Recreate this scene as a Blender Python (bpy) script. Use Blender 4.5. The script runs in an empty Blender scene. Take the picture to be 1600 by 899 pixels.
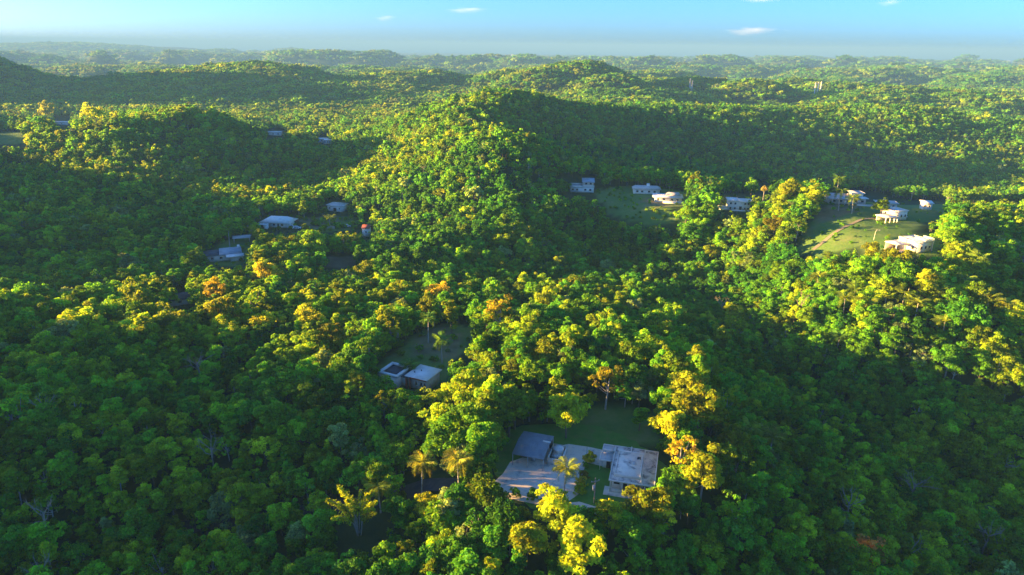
import bpy, bmesh, math, random
import numpy as np
from mathutils import Vector, Matrix

scene = bpy.context.scene
RAD = math.radians

# ------------------------------------------------------------------ camera
FPX, PITCH, ROLL, CAMZ = 1066.0, RAD(19.55), 0.012, 86.0
_f = np.array([0, math.cos(PITCH), -math.sin(PITCH)])
_u0 = np.array([0, math.sin(PITCH), math.cos(PITCH)])
_r0 = np.array([1.0, 0, 0])
_r = _r0 * math.cos(ROLL) + _u0 * math.sin(ROLL)
_u = _u0 * math.cos(ROLL) - _r0 * math.sin(ROLL)
cam_data = bpy.data.cameras.new("camera")
cam = bpy.data.objects.new("camera", cam_data)
scene.collection.objects.link(cam)
cam.matrix_world = Matrix(((_r[0], _u[0], -_f[0], 0), (_r[1], _u[1], -_f[1], 0), (_r[2], _u[2], -_f[2], CAMZ), (0, 0, 0, 1)))
cam_data.sensor_width = 36.0
cam_data.lens = FPX / 1600.0 * 36.0
cam_data.clip_start = 1.0
cam_data.clip_end = 150000.0
scene.camera = cam

# ------------------------------------------------------------------ sky, sun, exposure
SUN_EL, SUN_AHEAD = RAD(7.8), RAD(4.0)
sun_dir = Vector((-math.cos(SUN_AHEAD) * math.cos(SUN_EL), math.sin(SUN_AHEAD) * math.cos(SUN_EL), math.sin(SUN_EL)))
world = bpy.data.worlds.new("World")
scene.world = world
world.use_nodes = True
wn = world.node_tree
bg = wn.nodes["Background"]
sky = wn.nodes.new("ShaderNodeTexSky")
sky.sky_type = 'NISHITA'
sky.sun_disc = False
sky.sun_elevation = SUN_EL
sky.sun_rotation = math.atan2(sun_dir.x, sun_dir.y)
sky.altitude = 200
sky.air_density = 0.66
sky.dust_density = 1.0
sky.ozone_density = 5.5
wn.links.new(sky.outputs[0], bg.inputs[0])
bg.inputs[1].default_value = 0.063
sl = bpy.data.lights.new("sun", 'SUN')
sl.energy = 4.6
sl.angle = RAD(0.5)
sl.color = (1.0, 0.59, 0.17)
sun = bpy.data.objects.new("sun", sl)
sun.rotation_euler = sun_dir.to_track_quat('Z', 'Y').to_euler()
sun.location = (-200, 0, 300)
scene.collection.objects.link(sun)
vs = scene.view_settings
vs.view_transform = 'Standard'
vs.look = 'None'
vs.exposure = 3.06
vs.gamma = 1.0
vs.use_curve_mapping = False
scene.render.engine = 'CYCLES'
scene.cycles.max_bounces = 4
scene.cycles.diffuse_bounces = 3
scene.cycles.glossy_bounces = 2
scene.cycles.transmission_bounces = 3
scene.cycles.volume_bounces = 0
HAZE_DENSITY = 0.00016

# ------------------------------------------------------------------ pixel <-> place helpers (photo survey points -> metres)
def ray(u, v):
    return _f + _r * ((u - 800) / FPX) + _u * ((449.5 - v) / FPX)
def pz(u, v, z):
    d = ray(u, v); t = (z - CAMZ) / d[2]
    return np.array([d[0] * t, d[1] * t, z])
def pY(u, v, Y):
    d = ray(u, v); t = Y / d[1]
    return np.array([d[0] * t, Y, d[2] * t + CAMZ])
def proj(p):
    q = np.asarray(p, float) - np.array([0, 0, CAMZ]); d = q @ _f
    return 800 + FPX * (q @ _r) / d, 449.5 - FPX * (q @ _u) / d, d

# ------------------------------------------------------------------ terrain survey
CP = []
def Z(u, v, z, h=8):
    p = pz(u, v, z + h); CP.append((p[0], p[1], z))
def Yc(u, v, Y, h=8):
    p = pY(u, v, Y); CP.append((p[0], Y, p[2] - h))
def W(x, y, z): CP.append((x, y, z))
# compound of the near house
for u, v in ((890, 740), (990, 735), (930, 690), (830, 765), (800, 690), (930, 785), (1040, 720)): Z(u, v, 0, 0)
# foreground
for a in ((800, 899, -3), (600, 880, -5), (400, 899, -7), (0, 899, -9), (1000, 870, -4), (1200, 899, -8), (1400, 880, -17), (1600, 899, -24),
          (0, 750, -5), (200, 760, -7), (500, 650, -3), (250, 650, -2), (0, 620, 0), (560, 740, -4),
          (1150, 740, -1), (1250, 800, -9), (1350, 700, -17), (1500, 750, -23), (1600, 680, -22), (1450, 600, -15), (1250, 560, -13), (1150, 490, -13),
          (1000, 450, -9), (1130, 620, -3), (1400, 800, -20), (1600, 780, -25),
          (850, 560, 4), (950, 530, 4), (1050, 565, 2), (1080, 640, 1), (780, 620, 1), (760, 570, 2), (860, 500, 0), (770, 470, -4)): Z(*a)
Z(330, 826, -9, 0); Z(420, 818, -8, 0); Z(660, 766, -5, 0); Z(740, 770, -2, 0)
for u, v, z in ((700, 620, -1), (640, 590, -1), (700, 530, -1), (625, 545, -1), (950, 640, 0.5)): Z(u, v, z, 0)
# right knoll with houses
for u, v, z, h in ((1540, 500, 0, 8), (1400, 450, 4, 8), (1300, 440, 1, 8), (1580, 570, -7, 8), (1430, 389, 14, 0), (1300, 372, 11, 0), (1400, 345, 15, 0),
                   (1325, 318, 16, 0), (1450, 330, 15, 0), (1550, 392, 8, 7), (1235, 310, 13, 9), (1200, 410, -3, 8), (1150, 325, 9, 0),
                   (1090, 325, 7, 4), (1030, 312, 9, 0), (960, 307, 9, 0), (910, 301, 8, 0), (990, 345, 3, 0), (1100, 370, -6, 6), (1480, 470, 3, 8),
                   (900, 400, -14, 8), (1050, 420, -15, 8), (800, 420, -11, 8), (1150, 440, -14, 8), (700, 420, -9, 8), (600, 440, -8, 8)): Z(u, v, z, h)
# slope behind the knoll and its crest
for a in ((1000, 275, 520), (1300, 285, 540), (1500, 300, 500), (870, 270, 500), (1000, 220, 640), (1300, 225, 690), (1500, 245, 660), (1150, 225, 660), (1600, 260, 640), (1550, 335, 320), (1500, 312, 380), (1590, 305, 400), (1600, 345, 290),
          (880, 158, 690), (960, 166, 730), (1060, 168, 750), (1150, 168, 760), (1300, 168, 820), (1400, 160, 850), (1500, 178, 830), (1600, 192, 820)): Yc(*a)
# bright spur and hill
for a in ((790, 140, 650), (740, 158, 600), (690, 192, 520), (650, 232, 440), (655, 285, 380), (690, 335, 335), (775, 205, 425), (775, 248, 372), (840, 150, 660), (705, 176, 560), (800, 330, 320),
          (840, 215, 470), (835, 285, 365), (560, 250, 520), (500, 290, 450), (600, 335, 355), (570, 205, 640)): Yc(*a)
# left houses
for u, v, z in ((430, 356, -3), (350, 408, -4), (280, 476, -4), (523, 331, -4), (572, 368, -5), (480, 355, -4), (530, 412, -6), (340, 380, -3)): Z(u, v, z, 0)
# left hillside
for a in ((270, 172, 560, 6), (150, 193, 530, 6), (50, 236, 470, 6), (0, 258, 450), (370, 186, 575), (430, 215, 600), (200, 280, 420), (100, 330, 350), (310, 320, 370), (0, 330, 340),
          (100, 430, 255), (200, 440, 245), (0, 420, 265), (400, 300, 420)): Yc(*a)
for a in ((150, 500, 190, 9), (0, 495, 192, 9), (300, 490, 196, 9), (400, 480, 204, 9), (480, 525, 182, 9), (100, 560, 172, 9), (350, 580, 166, 9), (550, 490, 200, 9)): Yc(*a)
Z(250, 455, -8, 8)
# valley behind the left hillside, hill behind it
for a in ((97, 195, 850, 0), (20, 219, 700, 0), (430, 212, 740, 0), (500, 222, 690, 0), (590, 190, 760, 8), (300, 180, 800, 8), (170, 190, 820, 8)): Yc(*a)
for a in ((400, 97, 1400), (300, 103, 1400), (230, 112, 1380), (120, 126, 1300), (0, 122, 1450), (500, 116, 1380), (560, 132, 1300), (640, 152, 1200), (400, 182, 900), (200, 170, 950),
          (0, 160, 1000), (400, 140, 1150), (200, 140, 1150), (600, 175, 950)): Yc(*a)
# hills behind: steep domes are added below
for a in ((990, 152, 1000), (1480, 158, 1100), (1080, 150, 1150)): Yc(*a)
for x, y in ((-150, 1050), (100, 930), (330, 980), (600, 1050), (800, 1000), (0, 1700), (-900, 1750), (-500, 1800), (500, 1800), (1000, 1800), (1300, 1500), (-1500, 1500), (-1300, 2000), (1500, 2000), (-1400, 1000)): W(x, y, -12 if y < 1200 else -26)
# hills out of frame to the west: they keep the valley in evening shade
for x, y, z in ((-340, 90, 36), (-350, 130, 37), (-350, 168, 42), (-350, 194, 37), (-350, 210, 22), (-350, 228, 2), (-355, 250, 4), (-362, 290, 24), (-380, 340, 33), (-430, 400, 34), (-470, 460, 20), (-520, 530, 22), (-560, 620, 24),
                (-620, 720, 20), (-340, 20, 34), (-330, -60, 30), (-560, 100, 20), (-600, 300, 15), (-700, 500, 20), (-240, 120, 10), (-230, 200, 8), (-270, 290, 4),
                (-820, 880, 14), (-1010, 1175, 104), (-1070, 1310, 104), (-1270, 1420, 60), (-1220, 1150, 50), (-850, 1130, 12), (-870, 1270, 18), (-800, 200, 10), (-900, 700, 20), (-750, 820, 8)): W(x, y, z)
for x, y, z in ((0, 0, -10), (150, 20, -25), (-150, 20, -4), (300, 60, -28), (300, 150, -20), (420, 250, -5), (500, 400, 5), (600, 550, 10), (700, 700, 25), (0, -100, -15), (300, -100, -30), (-150, -100, 5),
                (900, 850, 20), (1000, 500, 0), (800, 200, -10), (700, -50, -20)): W(x, y, z)
CP = np.array(CP)
_c = CP[:, :2] / 200.0
def _phi(r2): return 0.5 * r2 * np.log(r2 + 1e-9)
_n = len(CP)
_d2 = ((_c[:, None, :] - _c[None, :, :]) ** 2).sum(-1)
_A = np.zeros((_n + 3, _n + 3))
_A[:_n, :_n] = _phi(_d2) + np.eye(_n) * 0.004
_A[:_n, _n] = 1; _A[:_n, _n + 1:] = _c; _A[_n, :_n] = 1; _A[_n + 1:, :_n] = _c.T
_w = np.linalg.solve(_A, np.concatenate([CP[:, 2], np.zeros(3)]))
def _rbf(x, y):
    out = np.empty(len(x))
    for i in range(0, len(x), 20000):
        q = np.stack([x[i:i + 20000], y[i:i + 20000]], 1) / 200.0
        d2 = ((q[:, None, :] - _c[None, :, :]) ** 2).sum(-1)
        out[i:i + 20000] = _phi(d2) @ _w[:_n] + _w[_n] + q @ _w[_n + 1:]
    return out
def vnoise(x, y, seed=0):
    xi = np.floor(x).astype(np.int64); yi = np.floor(y).astype(np.int64)
    fx = x - xi; fy = y - yi; fx = fx * fx * (3 - 2 * fx); fy = fy * fy * (3 - 2 * fy)
    def h(a, b):
        n = (a * 374761393 + b * 668265263 + seed * 974711) & 0x7fffffff
        n = ((n ^ (n >> 13)) * 1274126177) & 0x7fffffff
        return ((n ^ (n >> 16)) & 0xffff) / 65535.0
    return (h(xi, yi) * (1 - fx) + h(xi + 1, yi) * fx) * (1 - fy) + (h(xi, yi + 1) * (1 - fx) + h(xi + 1, yi + 1) * fx) * fy
def sstep(a, b, t):
    t = np.clip((t - a) / (b - a), 0, 1); return t * t * (3 - 2 * t)
rngf = np.random.default_rng(11)
MOG = []
def zbase(y): return -6.0 - 30.0 * sstep(1200, 2100, y) - 34.0 * sstep(2300, 5000, y)
for i in range(560):
    y = 950 + 7800 * rngf.random() ** 1.2
    x = (rngf.random() * 2 - 1) * (500 + y * 0.95)
    r = (44 + 75 * rngf.random()) * (1 + y / 6000)
    h = (36 + 80 * rngf.random() ** 1.2) * (0.7 + 0.3 * float(sstep(1000, 2200, y)))
    if y > 7000: h *= 0.7
    if y < 1700 and -900 < x < -150: h *= 0.3
    uu, vv, dd = proj((x, y, float(zbase(np.array(y))) + h + 9 + (14 if y < 1900 else 0)))
    lim = (118 if uu > 600 else 128) if y < 1900 else ((103 if uu > 620 else 102) if y < 3400 else (88 if uu > 620 else 79))
    if vv < lim: h -= (lim - vv) * dd / FPX
    if h > 5: MOG.append((x, y, r * (0.8 + 0.9 * rngf.random()), r, h))
for u, v, Y, r in ((10, 68, 5200, 900), (110, 66, 5000, 560), (180, 69, 5400, 520), (245, 71, 5600, 450), (60, 80, 4300, 700), (200, 84, 4200, 500), (342, 76, 4700, 200), (370, 82, 5000, 400), (455, 75, 5300, 200),
                   (490, 79, 5200, 260), (540, 84, 5600, 300), (300, 88, 3700, 420), (110, 96, 2700, 330), (30, 100, 2500, 300), (610, 86, 5600, 260), (1470, 98, 3300, 300), (1400, 104, 3100, 200), (1560, 102, 3200, 260), (1380, 103, 3600, 220),
                   (1120, 100, 3300, 180), (1170, 99, 3600, 240), (980, 99, 3000, 180), (1040, 100, 3400, 220), (1260, 101, 3400, 300), (1320, 106, 2500, 220), (1590, 112, 2300, 280), (860, 98, 3500, 240), (700, 97, 4000, 260)):
    if u < 620: Y *= 1.5; r *= 1.6
    elif Y > 2900: Y *= 1.35; r *= 1.3
    p = pY(u, v, Y); MOG.append((p[0], Y, r * 1.2, r, (p[2] - 14 - float(zbase(np.array(Y)))) / 1.0))
for u, v, Y, r in ((590, 99, 1900, 170), (520, 111, 1850, 110), (650, 114, 1850, 120), (690, 123, 1500, 95), (640, 131, 1450, 100), (745, 114, 1650, 110), (900, 113, 1320, 120), (850, 121, 1280, 90), (945, 134, 1220, 80), (800, 118, 1420, 90),
                   (1180, 141, 1230, 80), (1230, 130, 1500, 110), (1300, 143, 1330, 80), (1080, 136, 1330, 90), (1400, 137, 1600, 130), (1550, 149, 1380, 120), (1010, 130, 1500, 90), (1140, 126, 1750, 110), (1340, 126, 1900, 130), (1480, 128, 1900, 130)):
    p = pY(u, v, Y); MOG.append((p[0], Y, r * 1.15, r, (p[2] - 8 + 18) / (0.45 + 0.55 * float(sstep(1500, 2100, np.array(float(Y)))))))
SEA_Z = -78.0
def terrain_raw(x, y):
    x = np.atleast_1d(np.asarray(x, float)); y = np.atleast_1d(np.asarray(y, float))
    z = np.zeros(len(x))
    far = sstep(1500, 2100, y)
    far = np.maximum(far, sstep(1500, 2200, np.abs(x)))
    near = far < 1
    if near.any():
        zn = _rbf(x[near], y[near])
        zn += (vnoise(x[near] / 45, y[near] / 45, 3) - 0.5) * 3.0 * sstep(180, 500, y[near]) + (vnoise(x[near] / 14, y[near] / 14, 4) - 0.5) * 1.0
        zn += (vnoise(x[near] / 110, y[near] / 110, 8) - 0.5) * 10.0 * sstep(850, 1300, y[near])
        z[near] = zn
    zf = zbase(y) - 14 * sstep(12800, 14600, y + 1500 * (vnoise(x / 2500, y * 0 + 3, 5) - 0.5)) + (vnoise(x / 260, y / 260, 6) - 0.5) * 14 * (1 - sstep(7000, 10000, y))
    fi = y > 900
    add = np.zeros(len(x))
    if fi.any():
        xf, yf = x[fi], y[fi]; ad = np.zeros(len(xf)); gx = np.floor(yf / 250).astype(int)
        order = np.argsort(yf); ysrt = yf[order]
        for mx, my, rx, ry, h in MOG:
            i0, i1 = np.searchsorted(ysrt, (my - ry, my + ry)); k = order[i0:i1]
            if len(k) == 0: continue
            e = ((xf[k] - mx) / rx) ** 2 + ((yf[k] - my) / ry) ** 2
            m = e < 1; k = k[m]
            if len(k): ad[k] = np.maximum(ad[k], h * (1 - e[m]) ** 0.75)
        add[fi] = ad * sstep(900, 1150, yf)
    return z * (1 - far) + zf * far + add * (0.45 + 0.55 * far)
PADS = []           # x, y, radius, z : level building plots
def terrain(x, y):
    x = np.atleast_1d(np.asarray(x, float)); y = np.atleast_1d(np.asarray(y, float))
    z = terrain_raw(x, y)
    for px, py, r, pzv in PADS:
        d = np.hypot(x - px, y - py)
        k = 1 - sstep(r, r * 1.7 + 2, d)
        z = z * (1 - k) + pzv * k
    return z
def tz(x, y): return float(terrain([x], [y])[0])
def hit(u, v, h=0.0):
    """point on the ground seen at photo position u, v"""
    d = ray(u, v); Ys = np.concatenate([np.arange(60, 700, 1.5), np.arange(700, 1480, 5.0)])
    t = Ys / d[1]; xs = d[0] * t; zs = d[2] * t + CAMZ
    g = terrain(xs, Ys) + h
    i = np.argmax(zs <= g)
    return np.array([xs[i], Ys[i], g[i] - h])

# ------------------------------------------------------------------ mesh helpers
def new_obj(name, me, parent=None):
    o = bpy.data.objects.new(name, me)
    scene.collection.objects.link(o)
    if parent is not None: o.parent = parent
    return o
def mesh_np(name, V, Fc, mats, mi=None, smooth=False):
    """V (n,3); Fc list of arrays of equal-size faces"""
    me = bpy.data.meshes.new(name)
    V = np.asarray(V, np.float32)
    if not isinstance(Fc, list): Fc = [Fc]
    Fc = [np.asarray(f, np.int32) for f in Fc if len(f)]
    loops = np.concatenate([f.ravel() for f in Fc])
    tot = np.concatenate([np.full(len(f), f.shape[1], np.int32) for f in Fc])
    me.vertices.add(len(V)); me.vertices.foreach_set("co", V.ravel())
    me.loops.add(len(loops)); me.loops.foreach_set("vertex_index", loops)
    me.polygons.add(len(tot))
    me.polygons.foreach_set("loop_start", np.concatenate([[0], np.cumsum(tot)[:-1]]).astype(np.int32))
    me.polygons.foreach_set("loop_total", tot)
    for m in mats: me.materials.append(m)
    if mi is not None: me.polygons.foreach_set("material_index", np.asarray(mi, np.int32))
    me.update(calc_edges=True)
    if smooth: me.polygons.foreach_set("use_smooth", np.ones(len(tot), bool))
    me.validate()
    return me
class MB:
    def __init__(s): s.v = []; s.q = []; s.t = []; s.qm = []; s.tm = []
    def n(s): return len(s.v)
    def box(s, x0, x1, y0, y1, z0, z1, m=0):
        b = s.n(); s.v += [(x0, y0, z0), (x1, y0, z0), (x1, y1, z0), (x0, y1, z0), (x0, y0, z1), (x1, y0, z1), (x1, y1, z1), (x0, y1, z1)]
        for f in ((0, 3, 2, 1), (4, 5, 6, 7), (0, 1, 5, 4), (1, 2, 6, 5), (2, 3, 7, 6), (3, 0, 4, 7)): s.q.append([b + i for i in f]); s.qm.append(m)
        return s
    def hexa(s, pts, m=0):
        b = s.n(); s.v += [tuple(p) for p in pts]
        for f in ((0, 3, 2, 1), (4, 5, 6, 7), (0, 1, 5, 4), (1, 2, 6, 5), (2, 3, 7, 6), (3, 0, 4, 7)): s.q.append([b + i for i in f]); s.qm.append(m)
        return s
    def tube(s, pts, rads, k=7, m=0, cap=True):
        pts = [Vector(p) for p in pts]; b = s.n()
        for i, p in enumerate(pts):
            d = (pts[min(i + 1, len(pts) - 1)] - pts[max(i - 1, 0)]).normalized()
            a = d.cross(Vector((0.31, 0.95, 0.05))).normalized(); c = d.cross(a)
            for j in range(k):
                t = 2 * math.pi * j / k
                s.v.append(tuple(p + (a * math.cos(t) + c * math.sin(t)) * rads[i]))
        for i in range(len(pts) - 1):
            for j in range(k):
                s.q.append([b + i * k + j, b + i * k + (j + 1) % k, b + (i + 1) * k + (j + 1) % k, b + (i + 1) * k + j]); s.qm.append(m)
        if cap:
            e = b + (len(pts) - 1) * k; s.v.append(tuple(pts[-1])); c = s.n() - 1
            for j in range(k): s.t.append([e + j, e + (j + 1) % k, c]); s.tm.append(m)
        return s
    def prism(s, poly, z0, z1, m=0):
        k = len(poly); b = s.n(); s.v += [(x, y, z0) for x, y in poly] + [(x, y, z1) for x, y in poly]
        for j in range(k): s.q.append([b + j, b + (j + 1) % k, b + k + (j + 1) % k, b + k + j]); s.qm.append(m)
        cx = sum(p[0] for p in poly) / k; cy = sum(p[1] for p in poly) / k
        s.v += [(cx, cy, z1), (cx, cy, z0)]; c = s.n()
        for j in range(k):
            s.t.append([b + k + j, b + k + (j + 1) % k, c - 2]); s.tm.append(m); s.t.append([b + (j + 1) % k, b + j, c - 1]); s.tm.append(m)
        return s
    def add(s, V, Q, m=0):
        b = s.n(); s.v += [tuple(p) for p in V]
        for f in Q:
            if len(f) == 4: s.q.append([b + i for i in f]); s.qm.append(m)
            else: s.t.append([b + i for i in f]); s.tm.append(m)
        return s
    def mesh(s, name, mats, smooth=False):
        if not isinstance(mats, (list, tuple)): mats = [mats]
        F = []
        if s.q: F.append(np.array(s.q))
        if s.t: F.append(np.array(s.t))
        return mesh_np(name, np.array(s.v), F, mats, s.qm + s.tm, smooth)
    def build(s, name, mats, parent=None, smooth=False, label=None):
        o = new_obj(name, s.mesh(name, mats, smooth), parent)
        if label: o["label"] = label
        return o
def tag(o, label=None, cat=None, group=None, kind=None):
    if label: o["label"] = label
    if cat: o["category"] = cat
    if group: o["group"] = group
    if kind: o["kind"] = kind
    return o
def thing(name, label, cat, loc, rz=0.0, group=None):
    o = new_obj(name, None)
    o.location = loc; o.rotation_euler = (0, 0, rz); o.empty_display_size = 0.5
    return tag(o, label, cat, group)

# ------------------------------------------------------------------ materials
def mat_new(name):
    m = bpy.data.materials.new(name); m.use_nodes = True
    nt = m.node_tree; nt.nodes.clear()
    out = nt.nodes.new("ShaderNodeOutputMaterial")
    return m, nt, out
def N(nt, t, **kw):
    n = nt.nodes.new(t)
    for k, v in kw.items(): setattr(n, k, v)
    return n
def ramp(nt, stops, fac):
    r = N(nt, "ShaderNodeValToRGB"); cr = r.color_ramp
    while len(cr.elements) < len(stops): cr.elements.new(0.5)
    for e, (p, c) in zip(cr.elements, stops): e.position = p; e.color = (*c, 1)
    nt.links.new(fac, r.inputs[0]); return r.outputs[0]
def noise(nt, scale, detail=4, coord="Object", rough=0.55):
    tc = N(nt, "ShaderNodeTexCoord"); n = N(nt, "ShaderNodeTexNoise")
    n.inputs["Scale"].default_value = scale; n.inputs["Detail"].default_value = detail; n.inputs["Roughness"].default_value = rough
    nt.links.new(tc.outputs[coord], n.inputs["Vector"]); return n.outputs["Fac"]
def mixc(nt, a, b, fac, mode='MIX'):
    m = N(nt, "ShaderNodeMix", data_type='RGBA', blend_type=mode)
    for s, v in ((m.inputs[6], a), (m.inputs[7], b), (m.inputs[0], fac)):
        if hasattr(v, "is_linked") or hasattr(v, "links"): nt.links.new(v, s)
        elif isinstance(v, tuple): s.default_value = (*v, 1)
        else: s.default_value = v
    return m.outputs[2]
def surf(name, c0, c1, scale, rough=0.8, stain=None, stain_scale=0.6, stain_lo=0.5, stain_hi=0.7, bump=0.0, coord="Object", metal=0.0, spec=0.3):
    m, nt, out = mat_new(name)
    p = N(nt, "ShaderNodeBsdfPrincipled")
    col = ramp(nt, [(0.3, c0), (0.7, c1)], noise(nt, scale, 6, coord))
    if stain:
        f = ramp(nt, [(stain_lo, (0, 0, 0)), (stain_hi, (1, 1, 1))], noise(nt, stain_scale, 8, coord, 0.68))
        col = mixc(nt, col, stain, f)
    nt.links.new(col, p.inputs["Base Color"])
    p.inputs["Roughness"].default_value = rough; p.inputs["Metallic"].default_value = metal
    p.inputs["Specular IOR Level"].default_value = spec
    if bump:
        b = N(nt, "ShaderNodeBump"); b.inputs["Strength"].default_value = bump
        nt.links.new(noise(nt, scale * 3, 5, coord), b.inputs["Height"]); nt.links.new(b.outputs[0], p.inputs["Normal"])
    nt.links.new(p.outputs[0], out.inputs[0]); return m
def leaf_mat(name, stops, trans=1.2, nscale=0.45):
    m, nt, out = mat_new(name)
    at = N(nt, "ShaderNodeAttribute", attribute_type='INSTANCER', attribute_name="tint")
    oi = N(nt, "ShaderNodeObjectInfo")
    nz = noise(nt, nscale, 3)
    a = N(nt, "ShaderNodeMath", operation='MULTIPLY_ADD'); nt.links.new(nz, a.inputs[0]); a.inputs[1].default_value = 0.36; a.inputs[2].default_value = -0.18
    b = N(nt, "ShaderNodeMath", operation='ADD'); nt.links.new(a.outputs[0], b.inputs[0]); nt.links.new(at.outputs["Fac"], b.inputs[1])
    col = ramp(nt, stops, b.outputs[0])
    lt = N(nt, "ShaderNodeAttribute", attribute_type='GEOMETRY', attribute_name="leaf_tone")
    v0 = N(nt, "ShaderNodeMath", operation='MULTIPLY_ADD'); nt.links.new(oi.outputs["Random"], v0.inputs[0]); v0.inputs[1].default_value = 0.95; v0.inputs[2].default_value = 0.55
    v1 = N(nt, "ShaderNodeMath", operation='MULTIPLY_ADD'); nt.links.new(lt.outputs["Fac"], v1.inputs[0]); v1.inputs[1].default_value = 1.5; v1.inputs[2].default_value = 0.32
    v = N(nt, "ShaderNodeMath", operation='MULTIPLY'); nt.links.new(v0.outputs[0], v.inputs[0]); nt.links.new(v1.outputs[0], v.inputs[1])
    hsv = N(nt, "ShaderNodeHueSaturation"); nt.links.new(col, hsv.inputs["Color"]); nt.links.new(v.outputs[0], hsv.inputs["Value"])
    p = N(nt, "ShaderNodeBsdfPrincipled"); p.inputs["Roughness"].default_value = 0.6; p.inputs["Specular IOR Level"].default_value = 0.05
    nt.links.new(hsv.outputs[0], p.inputs["Base Color"])
    t = N(nt, "ShaderNodeBsdfTranslucent")
    tc = mixc(nt, hsv.outputs[0], (trans * 1.45, trans * 1.0, trans * 0.3), 1.0, 'MULTIPLY'); nt.links.new(tc, t.inputs[0])
    mx = N(nt, "ShaderNodeAddShader")
    nt.links.new(p.outputs[0], mx.inputs[0]); nt.links.new(t.outputs[0], mx.inputs[1]); nt.links.new(mx.outputs[0], out.inputs[0])
    return m
LEAF = leaf_mat("foliage", [(0.0, (0.10, 0.165, 0.055)), (0.06, (0.026, 0.118, 0.010)), (0.32, (0.068, 0.180, 0.007)), (0.6, (0.140, 0.195, 0.006)), (0.8, (0.178, 0.185, 0.008)), (0.92, (0.21, 0.14, 0.04)), (1.0, (0.42, 0.13, 0.012))])
FROND = leaf_mat("palm_frond_green", [(0.0, (0.028, 0.10, 0.018)), (0.5, (0.09, 0.19, 0.016)), (0.8, (0.17, 0.215, 0.02)), (0.92, (0.26, 0.20, 0.05)), (1.0, (0.34, 0.20, 0.08))], 0.7, 0.8)
BARK = surf("bark", (0.10, 0.085, 0.06), (0.19, 0.165, 0.13), 2.5, 0.9, bump=0.3)
PALEBARK = surf("pale_bark", (0.30, 0.28, 0.24), (0.5, 0.47, 0.42), 2.0, 0.9, stain=(0.16, 0.15, 0.12), bump=0.2)
GREYBARK = surf("grey_bark", (0.20, 0.17, 0.12), (0.32, 0.27, 0.20), 2.0, 0.9, bump=0.2)
CONC = surf("yard_concrete", (0.72, 0.62, 0.47), (0.85, 0.75, 0.59), 0.35, 0.85, stain=(0.22, 0.20, 0.19), stain_scale=0.35, stain_lo=0.52, stain_hi=0.75, bump=0.1)
ROOFC = surf("stained_roof_concrete", (0.74, 0.67, 0.56), (0.86, 0.79, 0.67), 0.8, 0.85, stain=(0.12, 0.11, 0.10), stain_scale=0.5, stain_lo=0.50, stain_hi=0.68, bump=0.15)
ROOFD = surf("dark_stained_roof", (0.56, 0.51, 0.45), (0.72, 0.66, 0.57), 1.2, 0.9, stain=(0.11, 0.10, 0.095), stain_scale=0.8, stain_lo=0.47, stain_hi=0.68, bump=0.15)
WHITE = surf("white_paint", (0.74, 0.69, 0.60), (0.84, 0.80, 0.70), 0.9, 0.7, stain=(0.50, 0.45, 0.36), stain_scale=0.5, stain_lo=0.58, stain_hi=0.85)
WHITER = surf("white_roof_coating", (0.74, 0.70, 0.63), (0.86, 0.82, 0.74), 0.5, 0.65, stain=(0.46, 0.42, 0.36), stain_scale=0.4, stain_lo=0.52, stain_hi=0.8)
GREYR = surf("grey_roof", (0.46, 0.43, 0.39), (0.62, 0.58, 0.52), 0.5, 0.7, stain=(0.24, 0.22, 0.20), stain_scale=0.5)
CREAM = surf("cream_paint", (0.58, 0.52, 0.42), (0.70, 0.64, 0.54), 0.8, 0.75, stain=(0.38, 0.34, 0.28), stain_scale=0.5, stain_lo=0.55, stain_hi=0.8)
BLUEM = surf("blue_grey_sheet_metal", (0.26, 0.29, 0.32), (0.38, 0.41, 0.43), 0.6, 0.45, stain=(0.24, 0.20, 0.18), stain_scale=0.35, stain_lo=0.56, stain_hi=0.76, spec=0.5)
DARK = surf("dark_opening", (0.012, 0.013, 0.015), (0.03, 0.03, 0.032), 2.0, 0.35)
TAR = surf("dark_roof_membrane", (0.03, 0.035, 0.05), (0.06, 0.065, 0.08), 0.8, 0.6, stain=(0.12, 0.12, 0.13), stain_scale=0.8)
RED = surf("red_paint", (0.32, 0.07, 0.04), (0.44, 0.12, 0.07), 1.0, 0.7, stain=(0.2, 0.06, 0.04), stain_scale=0.8)
BROWNR = surf("dark_brown_roof", (0.07, 0.05, 0.05), (0.13, 0.10, 0.10), 1.0, 0.8)
WOOD = surf("weathered_wood", (0.22, 0.17, 0.12), (0.38, 0.31, 0.24), 3.0, 0.85, bump=0.2)
STEEL = surf("galvanised_steel", (0.38, 0.39, 0.40), (0.55, 0.55, 0.55), 2.0, 0.4, metal=0.4)
EARTH = surf("bare_earth", (0.20, 0.18, 0.11), (0.30, 0.27, 0.17), 0.3, 0.95)
ASPH = surf("asphalt", (0.035, 0.037, 0.042), (0.065, 0.066, 0.07), 0.8, 0.85, bump=0.1)
LAWN = surf("mown_lawn", (0.065, 0.20, 0.020), (0.10, 0.26, 0.030), 0.5, 0.9, stain=(0.12, 0.17, 0.04), stain_scale=0.25, bump=0.5)
PALEPOLE = surf("pale_concrete_pole", (0.62, 0.55, 0.45), (0.72, 0.65, 0.55), 0.5, 0.8)
QUARRY = surf("orange_quarry_soil", (0.50, 0.27, 0.14), (0.62, 0.38, 0.22), 0.01, 0.95)
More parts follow.
